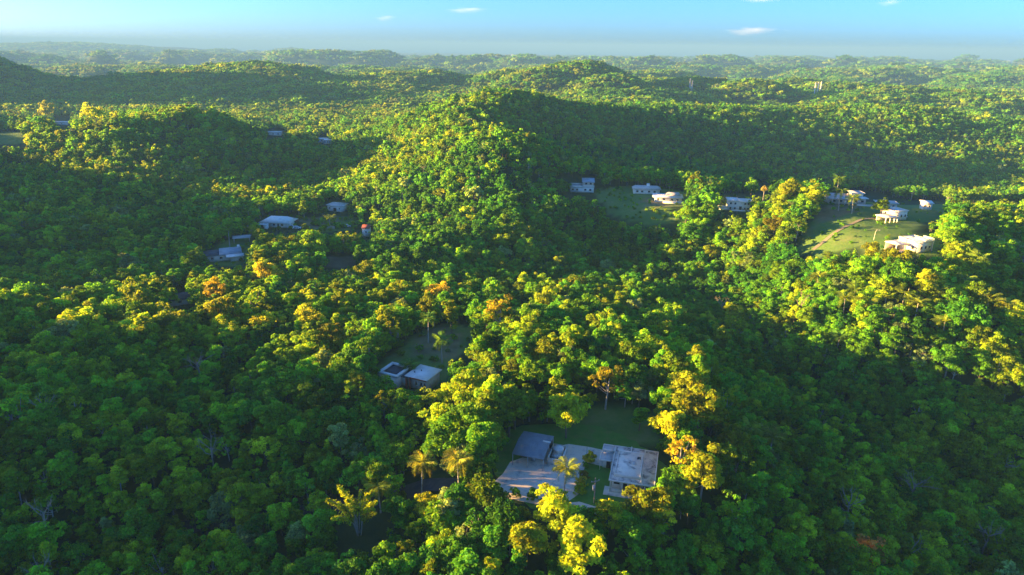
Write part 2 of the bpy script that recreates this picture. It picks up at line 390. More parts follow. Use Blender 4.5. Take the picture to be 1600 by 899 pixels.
# glass
GLASS, _nt, _o = mat_new("window_glass")
_p = N(_nt, "ShaderNodeBsdfPrincipled"); _p.inputs["Base Color"].default_value = (0.02, 0.025, 0.03, 1); _p.inputs["Roughness"].default_value = 0.08; _nt.links.new(_p.outputs[0], _o.inputs[0])
RAILGLASS, _nt, _o = mat_new("railing_glass")
_p = N(_nt, "ShaderNodeBsdfPrincipled"); _p.inputs["Base Color"].default_value = (0.72, 0.82, 0.84, 1); _p.inputs["Roughness"].default_value = 0.05; _p.inputs["Alpha"].default_value = 0.45; _nt.links.new(_p.outputs[0], _o.inputs[0])
# ground: forest floor, meadow (attribute), far farmland
GROUND, nt, out = mat_new("forest_floor_and_meadow")
p = N(nt, "ShaderNodeBsdfPrincipled"); p.inputs["Roughness"].default_value = 0.95; p.inputs["Specular IOR Level"].default_value = 0.1
geo = N(nt, "ShaderNodeNewGeometry")
def wnoise(scale, detail=5, rough=0.6):
    n = N(nt, "ShaderNodeTexNoise"); n.inputs["Scale"].default_value = scale; n.inputs["Detail"].default_value = detail; n.inputs["Roughness"].default_value = rough
    nt.links.new(geo.outputs["Position"], n.inputs["Vector"]); return n.outputs["Fac"]
floor_c = ramp(nt, [(0.3, (0.018, 0.045, 0.014)), (0.7, (0.040, 0.070, 0.022))], wnoise(0.25))
mead_c = ramp(nt, [(0.30, (0.07, 0.165, 0.030)), (0.52, (0.115, 0.205, 0.045)), (0.72, (0.20, 0.225, 0.085))], wnoise(0.09, 8, 0.7))
dry_c = ramp(nt, [(0.3, (0.15, 0.105, 0.06)), (0.7, (0.27, 0.20, 0.12))], wnoise(0.15, 6))
am = N(nt, "ShaderNodeAttribute", attribute_name="meadow"); ad = N(nt, "ShaderNodeAttribute", attribute_name="dry"); af = N(nt, "ShaderNodeAttribute", attribute_name="plain")
plain_c = ramp(nt, [(0.35, (0.05, 0.085, 0.035)), (0.5, (0.08, 0.11, 0.045)), (0.62, (0.17, 0.16, 0.09)), (0.72, (0.10, 0.12, 0.06))], wnoise(0.0016, 6, 0.65))
c = mixc(nt, floor_c, mead_c, am.outputs["Fac"]); c = mixc(nt, c, dry_c, ad.outputs["Fac"]); c = mixc(nt, c, plain_c, af.outputs["Fac"])
nt.links.new(c, p.inputs["Base Color"])
bmp = N(nt, "ShaderNodeBump"); bmp.inputs["Strength"].default_value = 0.6; bmp.inputs["Distance"].default_value = 0.4
nt.links.new(wnoise(0.9, 6), bmp.inputs["Height"]); nt.links.new(bmp.outputs[0], p.inputs["Normal"]); nt.links.new(p.outputs[0], out.inputs[0])
SEA, nt, out = mat_new("sea_water")
p = N(nt, "ShaderNodeBsdfPrincipled"); p.inputs["Base Color"].default_value = (0.03, 0.12, 0.14, 1); p.inputs["Roughness"].default_value = 0.25
nt.links.new(p.outputs[0], out.inputs[0])

# ------------------------------------------------------------------ plots and clearings
SITE = {}
def site(key, u, v, z, r):
    p = pz(u, v, z); SITE[key] = p
    PADS.append((p[0], p[1], r, z)); return p
PADS.append((12.0, 124.5, 19.0, 0.0))
site('second', 632, 586, -1, 10); site('hiproof', 430, 356, -3, 9); site('bluehouse', 352, 408, -4, 9); site('shed', 378, 380, -3, 4); site('brownroof', 280, 478, -4, 6)
site('boxhouse', 523, 331, -4, 7); site('redtop', 572, 370, -5, 3); site('twolevel', 910, 301, 8, 8); site('longgrey', 1010, 304, 9, 8); site('palewall', 1043, 317, 8.5, 8)
site('storeyed', 1152, 329, 9, 8); site('palmhouse', 1325, 320, 16, 9); site('greyroof', 1386, 327, 15.5, 6); site('twoblock', 1405, 347, 15, 9); site('smallwhite', 1448, 328, 15, 4); site('glassrail', 1436, 396, 14, 9)
CLEAR = [
    [(766, 758), (795, 700), (800, 668), (850, 664), (880, 672), (890, 690), (940, 690), (960, 680), (1036, 692), (1038, 735), (1028, 762), (1008, 768), (945, 788), (905, 792), (898, 768), (870, 757), (835, 788), (768, 777)],
    [(890, 705), (900, 650), (930, 638), (1015, 640), (1030, 690), (950, 694)],
    [(584, 572), (618, 552), (642, 522), (700, 504), (744, 514), (735, 540), (700, 570), (699, 606), (682, 606), (640, 606), (600, 598)],
    [(396, 340), (470, 336), (470, 360), (440, 362), (415, 366)], [(468, 342), (560, 338), (555, 358), (500, 366)], [(308, 408), (345, 378), (398, 368), (394, 382), (380, 413), (345, 418)],
    [(258, 468), (300, 452), (299, 484), (265, 482)], [(506, 314), (542, 314), (542, 335), (508, 335)], [(564, 350), (581, 350), (580, 374), (566, 374)], [(502, 402), (552, 400), (560, 416), (510, 420)],
    [(885, 278), (932, 278), (932, 303), (888, 304)], [(928, 297), (990, 290), (1075, 300), (1078, 320), (1045, 325), (1080, 345), (1010, 352), (950, 335)], [(1120, 302), (1173, 302), (1173, 335), (1122, 332)],
    [(1290, 300), (1360, 297), (1405, 312), (1480, 314), (1478, 340), (1440, 350), (1420, 365), (1470, 366), (1473, 400), (1400, 398), (1330, 388), (1290, 400), (1250, 396), (1252, 372), (1268, 345), (1285, 330)],
    [(84, 183), (112, 183), (112, 200), (84, 200)], [(-40, 208), (40, 206), (42, 226), (-40, 228)], [(416, 203), (446, 203), (446, 216), (416, 216)], [(495, 212), (520, 214), (518, 226), (495, 224)],
    [(304, 820), (350, 814), (352, 826), (308, 831)], [(628, 752), (700, 735), (704, 768), (640, 778)], [(520, 788), (560, 776), (606, 800), (600, 845), (540, 850), (518, 830)], [(1180, 284), (1206, 284), (1204, 312), (1188, 312)],
]
CLEAR_YMAX = {len(CLEAR): 450}
CLEAR.append([(1462, 280), (1620, 280), (1620, 314), (1480, 312)])
MEADOW = [(1, 100, 175), (2, 100, 260), (4, 300, 420), (5, 240, 340), (11, 290, 460), (13, 200, 420), (15, 400, 1200)]
DRYP = [([(645, 530), (690, 505), (720, 520), (720, 560), (650, 560)], 150, 230), ([(500, 402), (555, 400), (560, 416), (510, 420)], 230, 330), ([(470, 340), (530, 338), (520, 356), (480, 360)], 300, 400),
        ([(1005, 308), (1030, 312), (1050, 322), (1030, 324), (1000, 316)], 300, 420), ([(1268, 338), (1300, 315), (1348, 312), (1342, 328), (1292, 350)], 220, 400)]
def inpoly(u, v, poly):
    c = np.zeros(len(u), bool); j = len(poly) - 1
    for i in range(len(poly)):
        (xi, yi), (xj, yj) = poly[i], poly[j]
        k = ((yi > v) != (yj > v)) & (u < (xj - xi) * (v - yi) / (yj - yi + 1e-12) + xi)
        c ^= k; j = i
    return c
def proj_np(x, y, z):
    q = np.stack([x, y, z - CAMZ], 1); d = np.maximum(q @ _f, 1.0)
    return 800 + FPX * (q @ _r) / d, 449.5 - FPX * (q @ _u) / d, d

# ------------------------------------------------------------------ ground sheet
ys = np.concatenate([np.arange(-160, 60, 12.0), np.arange(60, 460, 3.2), 460 * (15500 / 460) ** np.linspace(0, 1, 290)])
ss = np.linspace(-1, 1, 361)
GX = np.empty((len(ys), len(ss))); GY = np.repeat(ys[:, None], len(ss), 1)
wid = 620 + 1.02 * np.maximum(ys, 0)
GX[:] = wid[:, None] * (np.abs(ss) ** 1.35 * np.sign(ss))[None, :]
gz = terrain(GX.ravel(), GY.ravel())
GV = np.stack([GX.ravel(), GY.ravel(), gz], 1)
nc = len(ss); ii = (np.arange(len(ys) - 1)[:, None] * nc + np.arange(nc - 1)[None, :]).ravel()
gme = mesh_np("ground", GV, np.stack([ii, ii + 1, ii + nc + 1, ii + nc], 1), [GROUND], smooth=True)
gu, gv, gd = proj_np(GV[:, 0], GV[:, 1], GV[:, 2])
mead = np.zeros(len(GV)); dry = np.zeros(len(GV))
for i, a, b in MEADOW: mead[inpoly(gu, gv, CLEAR[i]) & (GV[:, 1] > a) & (GV[:, 1] < b)] = 1
for poly, a, b in DRYP: dry[inpoly(gu, gv, poly) & (GV[:, 1] > a) & (GV[:, 1] < b)] = 0.7
mead = np.maximum(mead, 0.0)
plain = sstep(2500, 6000, GV[:, 1])
for nm, arr in (("meadow", mead), ("dry", dry), ("plain", plain)):
    at = gme.attributes.new(nm, 'FLOAT', 'POINT'); at.data.foreach_set("value", arr.astype(np.float32))
tag(new_obj("ground", gme), kind="structure")
sea = MB(); sea.add([(-90000, 9000, SEA_Z), (90000, 9000, SEA_Z), (90000, 95000, SEA_Z), (-90000, 95000, SEA_Z)], [(0, 1, 2, 3)])
tag(sea.build("sea", SEA), kind="structure")

def drape(name, poly_px, mat, z, thick=0.06):
    """level slab on the compound plot, outline surveyed from the photo"""
    pts = [tuple(pz(u, v, z)[:2]) for u, v in poly_px]
    if sum((pts[i][0] * pts[(i + 1) % len(pts)][1] - pts[(i + 1) % len(pts)][0] * pts[i][1]) for i in range(len(pts))) < 0: pts = pts[::-1]
    bm = bmesh.new(); vsb = [bm.verts.new((x, y, z - thick)) for x, y in pts]; f = bm.faces.new(vsb)
    r = bmesh.ops.extrude_face_region(bm, geom=[f]); bmesh.ops.translate(bm, verts=[g for g in r['geom'] if isinstance(g, bmesh.types.BMVert)], vec=(0, 0, thick))
    bmesh.ops.recalc_face_normals(bm, faces=bm.faces[:]); bmesh.ops.triangulate(bm, faces=bm.faces[:])
    me = bpy.data.meshes.new(name); bm.to_mesh(me); bm.free(); me.materials.append(mat)
    return tag(new_obj(name, me), kind="structure")
drape("lawn", [(778, 700), (812, 648), (905, 624), (1025, 630), (1062, 690), (1060, 772), (1000, 795), (900, 805), (830, 795), (772, 740)], LAWN, 0.05)
drape("driveway", [(786, 740), (797, 722), (858, 700), (888, 694), (917, 698), (916, 722), (907, 752), (904, 772), (886, 785), (838, 788), (768, 773), (769, 756)], CONC, 0.12, 0.14)
drape("walkway", [(917.6, 698), (946, 704), (944, 729), (916.6, 722.4)], CONC, 0.115, 0.12)
drape("footpath", [(840, 789), (886, 786), (905, 784), (950, 798), (940, 806), (880, 797)], CONC, 0.10, 0.1)
def strip(name, pix, width, mat, lift=0.12, kind="structure"):
    P = [hit(u, v) for u, v in pix]; pts = []
    for a, b in zip(P, P[1:]):
        n = max(2, int(np.hypot(*(b - a)[:2]) / 3))
        for i in range(n): pts.append(a + (b - a) * i / n)
    pts.append(P[-1]); pts = np.array(pts); V = []
    for i in range(len(pts)):
        d = pts[min(i + 1, len(pts) - 1)] - pts[max(i - 1, 0)]; d = d[:2] / np.hypot(*d[:2]); nrm = np.array([-d[1], d[0]])
        row = [pts[i][:2] + nrm * width * s for s in (-0.5, 0, 0.5)]
        zz = terrain([q[0] for q in row], [q[1] for q in row]); zm = max(zz) + lift
        V += [(q[0], q[1], zm) for q in row]
    Fq = []
    for i in range(len(pts) - 1):
        for j in range(2): Fq.append((i * 3 + j + 1, i * 3 + j, i * 3 + 3 + j, i * 3 + 4 + j))
    return tag(new_obj(name, mesh_np(name, V, np.array(Fq), [mat])), kind=kind)
strip("road", [(255, 840), (330, 826), (420, 818), (560, 795), (660, 766), (730, 768), (766, 768)], 5.0, ASPH)
strip("dirt_track", [(1270, 392), (1300, 368), (1345, 345), (1368, 342)], 1.5, EARTH, 0.1)

# ------------------------------------------------------------------ tree forms
def leaves(rg, C, Nn, size, aspect=0.62):
    n = len(C)
    Nn = Nn / np.linalg.norm(Nn, axis=1, keepdims=True)
    t = np.cross(Nn, rg.normal(size=(n, 3))); t /= np.linalg.norm(t, axis=1, keepdims=True); b = np.cross(Nn, t)
    s = size * rg.uniform(0.6, 1.25, (n, 1))
    V = np.stack([C + t * s, C + b * s * aspect + Nn * s * 0.15, C - t * s, C - b * s * aspect + Nn * s * 0.15], 1).reshape(-1, 3)
    return V, np.arange(4 * n).reshape(-1, 4)
def crown_np(rg, R, H, zc, nl, per, size, lob=(0.20, 0.40), zmin=-0.45, shell=(0.42, 1.08), gap=0.0):
    C = []; Nn = []; cents = []; var = []
    ph = rg.uniform(0, 6.28, 3); am = rg.uniform(0.08, 0.26, 2)
    for i in range(nl):
        z = rg.uniform(zmin, 1.0); a = rg.uniform(0, 2 * math.pi); q = math.sqrt(max(0, 1 - z * z))
        d = np.array([q * math.cos(a), q * math.sin(a), z]); k = rg.uniform(*shell) * (1.0 + am[0] * math.sin(2 * a + ph[0]) + am[1] * math.sin(3 * a + ph[1]))
        c = np.array([d[0] * R * k, d[1] * R * k, zc + d[2] * H * k * 0.5]); lr = R * rg.uniform(*lob)
        cents.append(c); n = max(6, int(per * (lr / (0.3 * R)) ** 2))
        dd = rg.normal(size=(n, 3)); dd /= np.linalg.norm(dd, axis=1, keepdims=True)
        dd[:, 2] = np.where(dd[:, 2] < -0.3, -dd[:, 2] * 0.8, dd[:, 2])
        dd = dd[(dd @ d) > -0.5]
        rr = lr * (rg.uniform(0.55, 1.08, (len(dd), 1)) + 0.22 * rg.random((len(dd), 1)) ** 4); sc = np.array([1, 1, 0.8])
        C.append(c + dd * rr * sc); Nn.append(dd + rg.normal(size=dd.shape) * 0.55 + np.array([0, 0, 0.25]))
        var.append(np.clip(0.5 * rg.random() + 0.5 * rg.random(len(dd)), 0, 1))
    C = np.concatenate(C); Nn = np.concatenate(Nn); var = np.concatenate(var)
    if gap > 0: k = rg.random(len(C)) > gap; C = C[k]; Nn = Nn[k]; var = var[k]
    V, Q = leaves(rg, C, Nn, size); return V, Q, cents, var
def set_var(me, var):
    at = me.attributes.new("leaf_tone", 'FLOAT', 'POINT'); full = np.full(len(me.vertices), 0.5, np.float32); full[:4 * len(var)] = np.repeat(var, 4)
    at.data.foreach_set("value", full); return me
def trunk_mb(rg, H, zc, R, cents, r0=0.22, limbs=5, k=6):
    mb = MB(); bend = rg.normal(size=2) * 0.25
    pts = [(0, 0, -0.6), (bend[0] * .3, bend[1] * .3, zc * 0.35), (bend[0], bend[1], zc * 0.75), (bend[0] * 1.2, bend[1] * 1.2, zc + H * 0.15)]
    mb.tube(pts, [r0 * 1.25, r0, r0 * 0.75, r0 * 0.3], k)
    for c in [cents[i] for i in rg.choice(len(cents), min(limbs, len(cents)), replace=False)]:
        s = Vector(pts[2]) * rg.uniform(0.75, 1.0); e = Vector(c); mid = s.lerp(e, 0.5) + Vector((0, 0, -0.2))
        mb.tube([s, mid, e], [r0 * 0.5, r0 * 0.32, r0 * 0.1], 4)
    return mb
FORMS = {'round': dict(R=3.2, H=6.6, zc=5.6), 'slender': dict(R=2.0, H=8.0, zc=6.0), 'spread': dict(R=4.0, H=4.8, zc=5.8), 'wispy': dict(R=2.8, H=6.0, zc=6.0)}
def make_form(kind, seed, detail):
    rg = np.random.default_rng(seed); f = FORMS[kind]; R, H, zc = f['R'], f['H'], f['zc']
    per, size = {'near': (105, 0.29), 'mid': (24, 0.58)}[detail]
    if kind == 'round': V, Q, c, w = crown_np(rg, R, H, zc, 44, per, size, zmin=-0.7)
    elif kind == 'slender': V, Q, c, w = crown_np(rg, R, H, zc, 36, int(per * 0.7), size * 0.95, lob=(0.26, 0.50), zmin=-0.85, shell=(0.3, 1.1))
    elif kind == 'spread': V, Q, c, w = crown_np(rg, R, H, zc, 54, int(per * 0.8), size, lob=(0.14, 0.30), zmin=-0.2)
    else: V, Q, c, w = crown_np(rg, R, H, zc, 34, int(per * 0.55), size, lob=(0.14, 0.30), zmin=-0.5, shell=(0.4, 1.15), gap=0.12)
    t = trunk_mb(rg, H, zc, R, c, r0=0.18, limbs=9 if kind == 'wispy' else 5, k=6 if detail == 'near' else 4)
    return V, Q, t, w
def joined(name, V, Q, tb, lmat, bmat):
    mb_v = np.array(tb.v); b = len(V)
    F4 = np.concatenate([Q, np.array(tb.q) + b]); mi = [0] * len(Q) + [1] * len(tb.q)
    Fl = [F4]
    if tb.t: Fl.append(np.array(tb.t) + b); mi += [1] * len(tb.t)
    return mesh_np(name, np.concatenate([V, mb_v]), Fl, [lmat, bmat], mi)
KINDS = ['round'] * 6 + ['slender'] * 3 + ['spread'] * 3 + ['wispy'] * 2
WEIGHT = np.array([1.0] * 6 + [1.0] * 3 + [0.28] * 3 + [0.7] * 2); WEIGHT /= WEIGHT.sum()
BARKS = [BARK, BARK, BARK, PALEBARK, BARK, BARK, BARK, PALEBARK, BARK, BARK, BARK, BARK, PALEBARK, PALEBARK]
form_col = bpy.data.collections.new("forest_forms")     # source shapes, not linked to the scene
NEARM = []      # (crown mesh, trunk mesh) shared by the single trees
def add_form(i, me):
    o = bpy.data.objects.new("forest_form_%03d" % i, me); form_col.objects.link(o)
for i, k in enumerate(KINDS):
    V, Q, t, w = make_form(k, 100 + i, 'near')
    NEARM.append((set_var(mesh_np("crown", V, Q, [LEAF]), w), t.mesh("trunk", [BARKS[i]])))
    add_form(i, set_var(joined("forest_tree", V, Q, t, LEAF, BARKS[i]), w))
NF = len(KINDS)
for i, k in enumerate(KINDS):
    V, Q, t, w = make_form(k, 300 + i, 'mid'); add_form(NF + i, set_var(joined("forest_tree", V, Q, t, LEAF, BARKS[i]), w))
for i in range(5):      # groves for the distance
    rg = np.random.default_rng(700 + i); VV = []; QQ = []; ww = []; b = 0
    for j in range(7):
        a = rg.uniform(0, 6.283); rr = 9.5 * math.sqrt(rg.random()); R = rg.uniform(2.6, 4.4)
        V, Q, _, w = crown_np(rg, R, R * 1.9, rg.uniform(3.0, 6.5), 11, 12, 1.0, lob=(0.3, 0.5)); ww.append(w)
        V += np.array([rr * math.cos(a), rr * math.sin(a), 0]); VV.append(V); QQ.append(Q + b); b += len(V)
    add_form(2 * NF + i, set_var(mesh_np("forest_grove", np.concatenate(VV), np.concatenate(QQ), [LEAF]), np.concatenate(ww)))

# ------------------------------------------------------------------ scatter of the forest
rs = np.random.default_rng(5)
def grid_zone(y0, y1, sp, kx, xadd, jit=0.45):
    yy = np.arange(y0, y1, sp); out = []
    for y in yy:
        w = xadd + kx * max(y, 0)
        xs = np.arange(-w, w, sp); out.append(np.stack([xs, np.full(len(xs), y)], 1))
    p = np.concatenate(out); return p + rs.uniform(-jit, jit, p.shape) * sp
TREES = []
def scatter(y0, y1, sp, kx, xadd, vlo, vhi, smin, smax, hgt, rad, keep=1.0, xmin=None):
    p = grid_zone(y0, y1, sp, kx, xadd); x, y = p[:, 0], p[:, 1]
    k = rs.random(len(x)) < keep
    if xmin is not None: k &= (x < xmin * 1.0 * np.maximum(y, 0) - 60)
    x, y = x[k], y[k]; z = terrain(x, y)
    sc = (rs.uniform(smin, smax, len(x)) + 0.4 * smax * rs.random(len(x)) ** 7) * (0.74 + 0.56 * vnoise(x / 42, y / 42, 21)); h = hgt * sc; R = rad * sc
    ok = z > SEA_Z + 4; edge = rs.uniform(0.1, 1.15, len(x))
    for pi, poly in enumerate(CLEAR):
        if y0 > CLEAR_YMAX.get(pi, 1e9): continue
        for du, fh in ((0, 0.05), (0, 0.6), (0, 1.0), (-0.75, 0.65), (0.75, 0.65)):
            u, v, d = proj_np(x + du * R * edge, y, z + h * fh); ok &= ~(inpoly(u, v, poly) & (y < CLEAR_YMAX.get(pi, 1e9)))
    ok &= np.hypot(x - 16, y - 124) > 13
    for key, s in SITE.items(): ok &= np.hypot(x - s[0], y - s[1] - 3) > 6.0
    for hx, hy, hr in HERO: ok &= np.hypot(x - hx, y - hy) > hr
    x, y, z, sc = x[ok], y[ok], z[ok], sc[ok]
    patch = vnoise(x / 38, y / 38, 31); patch2 = vnoise(x / 130, y / 130, 33)
    tint = np.clip(0.08 + 0.30 * patch + 0.22 * patch2 + rs.normal(0, 0.16, len(x)), 0.10, 0.56)
    tint = np.where(rs.random(len(x)) < 0.025, -0.10, tint)
    var = vlo + rs.choice(NF, len(x), p=WEIGHT) if vhi - vlo == NF else rs.integers(vlo, vhi, len(x))
    TREES.append(np.stack([x, y, z - 0.3, sc, rs.uniform(0, 6.283, len(x)), var, tint], 1))

# ------------------------------------------------------------------ single trees that stand out in the photo
HERO = []
KNAME = {'round': 'broadleaf_tree', 'slender': 'slender_tree', 'spread': 'spreading_tree', 'wispy': 'open_crowned_tree'}
def single_tree(loc, form, sc, rz, tint, label, group=None, zs=1.0, cat="tree", name=None):
    t = thing(name or KNAME[KINDS[form]], label, cat, loc, rz, group); t.scale = (sc, sc, sc * zs)
    new_obj("trunk", NEARM[form][1], t)
    c = new_obj("crown", NEARM[form][0], t); c["tint"] = float(tint)
    return t
def hero(u, v, form, sc, tint, label, zs=1.0, rz=None):
    zc = FORMS[KINDS[form]]['zc'] * sc * zs
    p = hit(u, v, zc); HERO.append((p[0], p[1], FORMS[KINDS[form]]['R'] * sc * 0.85))
    return single_tree((p[0], p[1], p[2] - 0.2), form, sc, rz if rz is not None else (u * 0.37) % 6.28, tint, label, zs=zs)
hero(886, 648, 0, 1.25, 0.58, "round olive green tree right behind the blue metal carport")
hero(948, 603, 12, 1.25, 0.76, "orange tinged open tree on a thin pale trunk at the edge of the back lawn")
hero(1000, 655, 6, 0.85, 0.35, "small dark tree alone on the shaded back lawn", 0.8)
hero(1085, 578, 7, 1.45, 0.62, "tallest bright tree on the ridge right of the back lawn")
hero(1072, 612, 0, 1.35, 0.62, "large sunlit tree just below the tallest one right of the back lawn")
hero(1092, 640, 1, 1.5, 0.60, "broad sunlit tree midway down the bright row right of the house")
hero(1045, 668, 2, 1.1, 0.64, "sunlit yellow tree touching the right edge of the house roof", 1.15)
hero(1062, 708, 13, 1.25, 0.80, "brown and orange vine covered tree with bare limbs beside the house")
hero(1098, 745, 3, 1.25, 0.63, "yellow green tree right of the vine covered tree")
hero(1150, 690, 4, 1.05, 0.62, "sunlit tree left of the two bright palms on the right ridge")
hero(1012, 795, 5, 1.15, 0.6, "sunlit tree hiding the front right corner of the house", 0.9)
hero(960, 808, 0, 1.0, 0.6, "sunlit tree in front of the porch beside the utility pole", 0.75)
hero(868, 800, 1, 1.15, 0.58, "tall yellow tree in front of the driveway, right below the yard palm")
hero(905, 850, 3, 1.3, 0.58, "big yellow tree at the bottom centre, in front of the utility pole")
hero(822, 852, 2, 1.1, 0.58, "yellow tree at the bottom centre left of the big yellow tree")
hero(1038, 812, 12, 0.9, 0.76, "small straw coloured tree in front of the house")
hero(770, 632, 7, 1.5, 0.5, "tall bright green tree left of the carport, behind the driveway")
hero(735, 610, 0, 1.4, 0.5, "dense green tree between the second house and the carport")
hero(795, 640, 8, 1.3, 0.52, "upright green tree at the back left corner of the carport")
for x_, y_, f_, s_, t_, l_ in ((-6.5, 123.5, 6, 1.35, 0.30, "dark upright tree nearest the left side of the carport"), (-9.0, 131.5, 0, 1.35, 0.34, "tall dense dark tree left of the carport's back corner"), (-5.5, 138.0, 7, 1.4, 0.42, "tall green tree close behind the carport's left corner"), (-14.5, 127.0, 1, 1.3, 0.26, "dark round tree between the roadside palms and the carport"), (1.0, 141.5, 2, 1.3, 0.45, "tall green tree straight behind the carport roof")):
    HERO.append((x_, y_, 3.0)); single_tree((x_, y_, tz(x_, y_) - 0.2), f_, s_, x_, t_, l_)
hero(760, 780, 4, 1.0, 0.42, "green tree left of the driveway entrance")
hero(705, 492, 6, 1.15, 0.56, "tall slim sunlit tree alone on the field behind the second house", 1.15)
hero(683, 458, 9, 1.15, 0.8, "flat topped golden tree on a bare trunk at the far edge of the field")
hero(665, 795, 3, 0.75, 0.66, "small bright yellow green tree below the left roadside palm")
hero(335, 458, 1, 1.3, 0.80, "flame orange topped tree beside the dark brown roof")
hero(345, 488, 5, 1.35, 0.64, "sunlit yellow tree below the flame orange tree")
hero(415, 425, 2, 1.35, 0.76, "rounded orange brown tree alone in the shade left of centre")
hero(485, 500, 9, 1.25, 0.64, "broad sunlit tree in the bright row left of the second house")
hero(515, 535, 0, 1.35, 0.64, "bushy sunlit tree at the lower end of the bright row")
hero(415, 505, 10, 1.2, 0.62, "wide sunlit tree in the middle of the bright row")
hero(780, 490, 12, 1.5, 0.78, "olive open tree right of the field behind the second house")
hero(600, 632, 13, 0.85, 0.7, "small bright tree in front of the second house")
hero(1235, 300, 0, 1.6, 0.62, "huge sunlit round tree on the knoll beside the brown dead palm")
hero(1270, 305, 3, 1.45, 0.6, "sunlit tree right of the huge round one on the knoll")
hero(1210, 355, 1, 1.2, 0.74, "olive sunlit tree below the huge round tree on the knoll")
hero(1378, 322, 4, 0.9, 0.45, "green tree between the two right hand knoll houses", 1.1)
hero(1400, 410, 5, 1.4, 0.62, "broad sunlit tree in front of the white house with glass railing")
hero(1365, 400, 0, 1.2, 0.64, "sunlit tree below the knoll meadow lamp post")
hero(1450, 440, 2, 1.3, 0.64, "sunlit tree on the slope below the white house with glass railing")
hero(72, 172, 0, 2.4, 0.6, "tall pale sunlit tree left of the distant white roof in the valley", 1.2)
hero(148, 180, 9, 2.0, 0.56, "flat topped sunlit tree right of the distant white roof in the valley", 1.3)
hero(1355, 862, 12, 1.0, 0.95, "rusty brown small tree near the bottom right corner")

# bare trees
def bare_mesh(seed):
    rg = np.random.default_rng(seed); mb = MB(); r0 = 0.17
    tr = [Vector((0, 0, -0.5)), Vector((rg.normal() * .15, rg.normal() * .15, 3.2)), Vector((rg.normal() * .3, rg.normal() * .3, 6.4))]
    mb.tube(tr, [r0 * 1.3, r0, r0 * 0.7], 6)
    def grow(s, d, L, r, lv):
        m = s + d * L * 0.5 + Vector(rg.normal(size=3) * 0.06 * L); e = s + d * L + Vector((0, 0, 0.08 * L))
        mb.tube([s, m, e], [r, r * 0.75, r * 0.4], 4)
        if lv > 0:
            for _ in range(3):
                nd = (d + Vector(rg.normal(size=3) * 0.55) + Vector((0, 0, 0.15))).normalized(); grow(s.lerp(e, rg.uniform(0.45, 1.0)), nd, L * rg.uniform(0.5, 0.75), r * 0.5, lv - 1)
    for i in range(6):
        a = i * 1.05 + rg.uniform(-.3, .3); d = Vector((math.cos(a), math.sin(a), rg.uniform(0.4, 1.3))).normalized()
        grow(tr[1].lerp(tr[2], rg.uniform(0.35, 1.0)), d, rg.uniform(1.6, 2.6), r0 * 0.55, 2)
    return mb
BAREM = [bare_mesh(40 + i).mesh("limbs", [GREYBARK]) for i in range(3)]
for i, (u, v, s, lab) in enumerate([(1330, 785, 1.15, "bare grey tree with forked limbs on the dark right slope"), (1432, 752, 1.25, "misty grey leafless tree in the middle of the dark right slope"),
                                    (1425, 858, 1.0, "bleached bent dead tree low on the right slope"), (1545, 835, 1.1, "bare pale tree near the right edge below the slope"), (1563, 722, 1.3, "tall thin leafless tree close to the right edge"),
                                    (65, 805, 1.15, "leafless grey tree near the lower left corner"), (68, 632, 1.1, "bare pale crown on the shaded left slope"), (308, 562, 1.2, "pale bare tree standing above the left slope canopy"),
                                    (330, 700, 1.0, "grey twiggy tree in the middle of the left foreground"), (60, 890, 1.0, "bare tree at the bottom edge of the left corner"), (1130, 470, 1.1, "pale dead tree in the dark valley right of centre"),
                                    (1255, 470, 1.1, "thin bare tree at the left end of the sunlit palm slope")]):
    p = hit(u, v, 7.5 * s); HERO.append((p[0], p[1], 2.2))
    t = thing("bare_tree", lab, "tree", (p[0], p[1], p[2] - 0.8), i * 1.3, "leafless trees"); t.scale = (s, s, s * 1.15); new_obj("limbs", BAREM[i % 3], t)

# palms
def frond_mesh(seed, L=3.3, droop=0.55, n=22):
    rg = np.random.default_rng(seed); V = []; Fq = []
    def sp(t): return Vector((L * (t - 0.18 * t * t * droop * 2), 0, L * (0.42 * t - droop * 1.15 * t * t)))
    for i in range(n):          # rachis
        t0, t1 = i / n, (i + 1) / n; a, b = sp(t0), sp(t1); w = 0.045 * (1.1 - t0)
        k = len(V); V += [a + Vector((0, w, 0)), a - Vector((0, w, 0)), b - Vector((0, w, 0)), b + Vector((0, w, 0))]; Fq.append((k, k + 1, k + 2, k + 3))
        if t0 < 0.12: continue
        ll = L * 0.34 * math.sin(math.pi * min(1, 0.18 + 0.82 * t0)) ** 0.6 * rg.uniform(0.85, 1.1) + 0.12
        for s in (-1, 1):
            d = Vector((0.55, s * 0.85, -0.38 + rg.normal() * 0.1)).normalized(); m = a.lerp(b, 0.5); ax = (b - a).normalized() * (L / n * 0.36)
            k = len(V); V += [m - ax, m + ax, m + d * ll + ax * 0.25, m + d * ll * 0.98 - ax * 0.25 + Vector((0, 0, -0.05))]; Fq.append((k, k + 1, k + 2, k + 3))
    return set_var(mesh_np("frond", [tuple(v) for v in V], np.array(Fq), [FROND]), rg.random(len(Fq)) * 0.7)
FR_UP = [frond_mesh(i, 3.4, 0.35 + 0.12 * i) for i in range(3)]
FR_DN = [frond_mesh(10 + i, 3.2, 0.85 + 0.1 * i) for i in range(2)]
def palm_trunk(h, lean, mat, r=0.15):
    return MB().tube([(0, 0, -0.5), (lean * 0.25, 0, h * 0.3), (lean * 0.6, 0.02, h * 0.65), (lean, 0, h)], [r * 1.5, r, r * 0.9, r * 0.8], 7).mesh("trunk", [mat])
PTR = {}
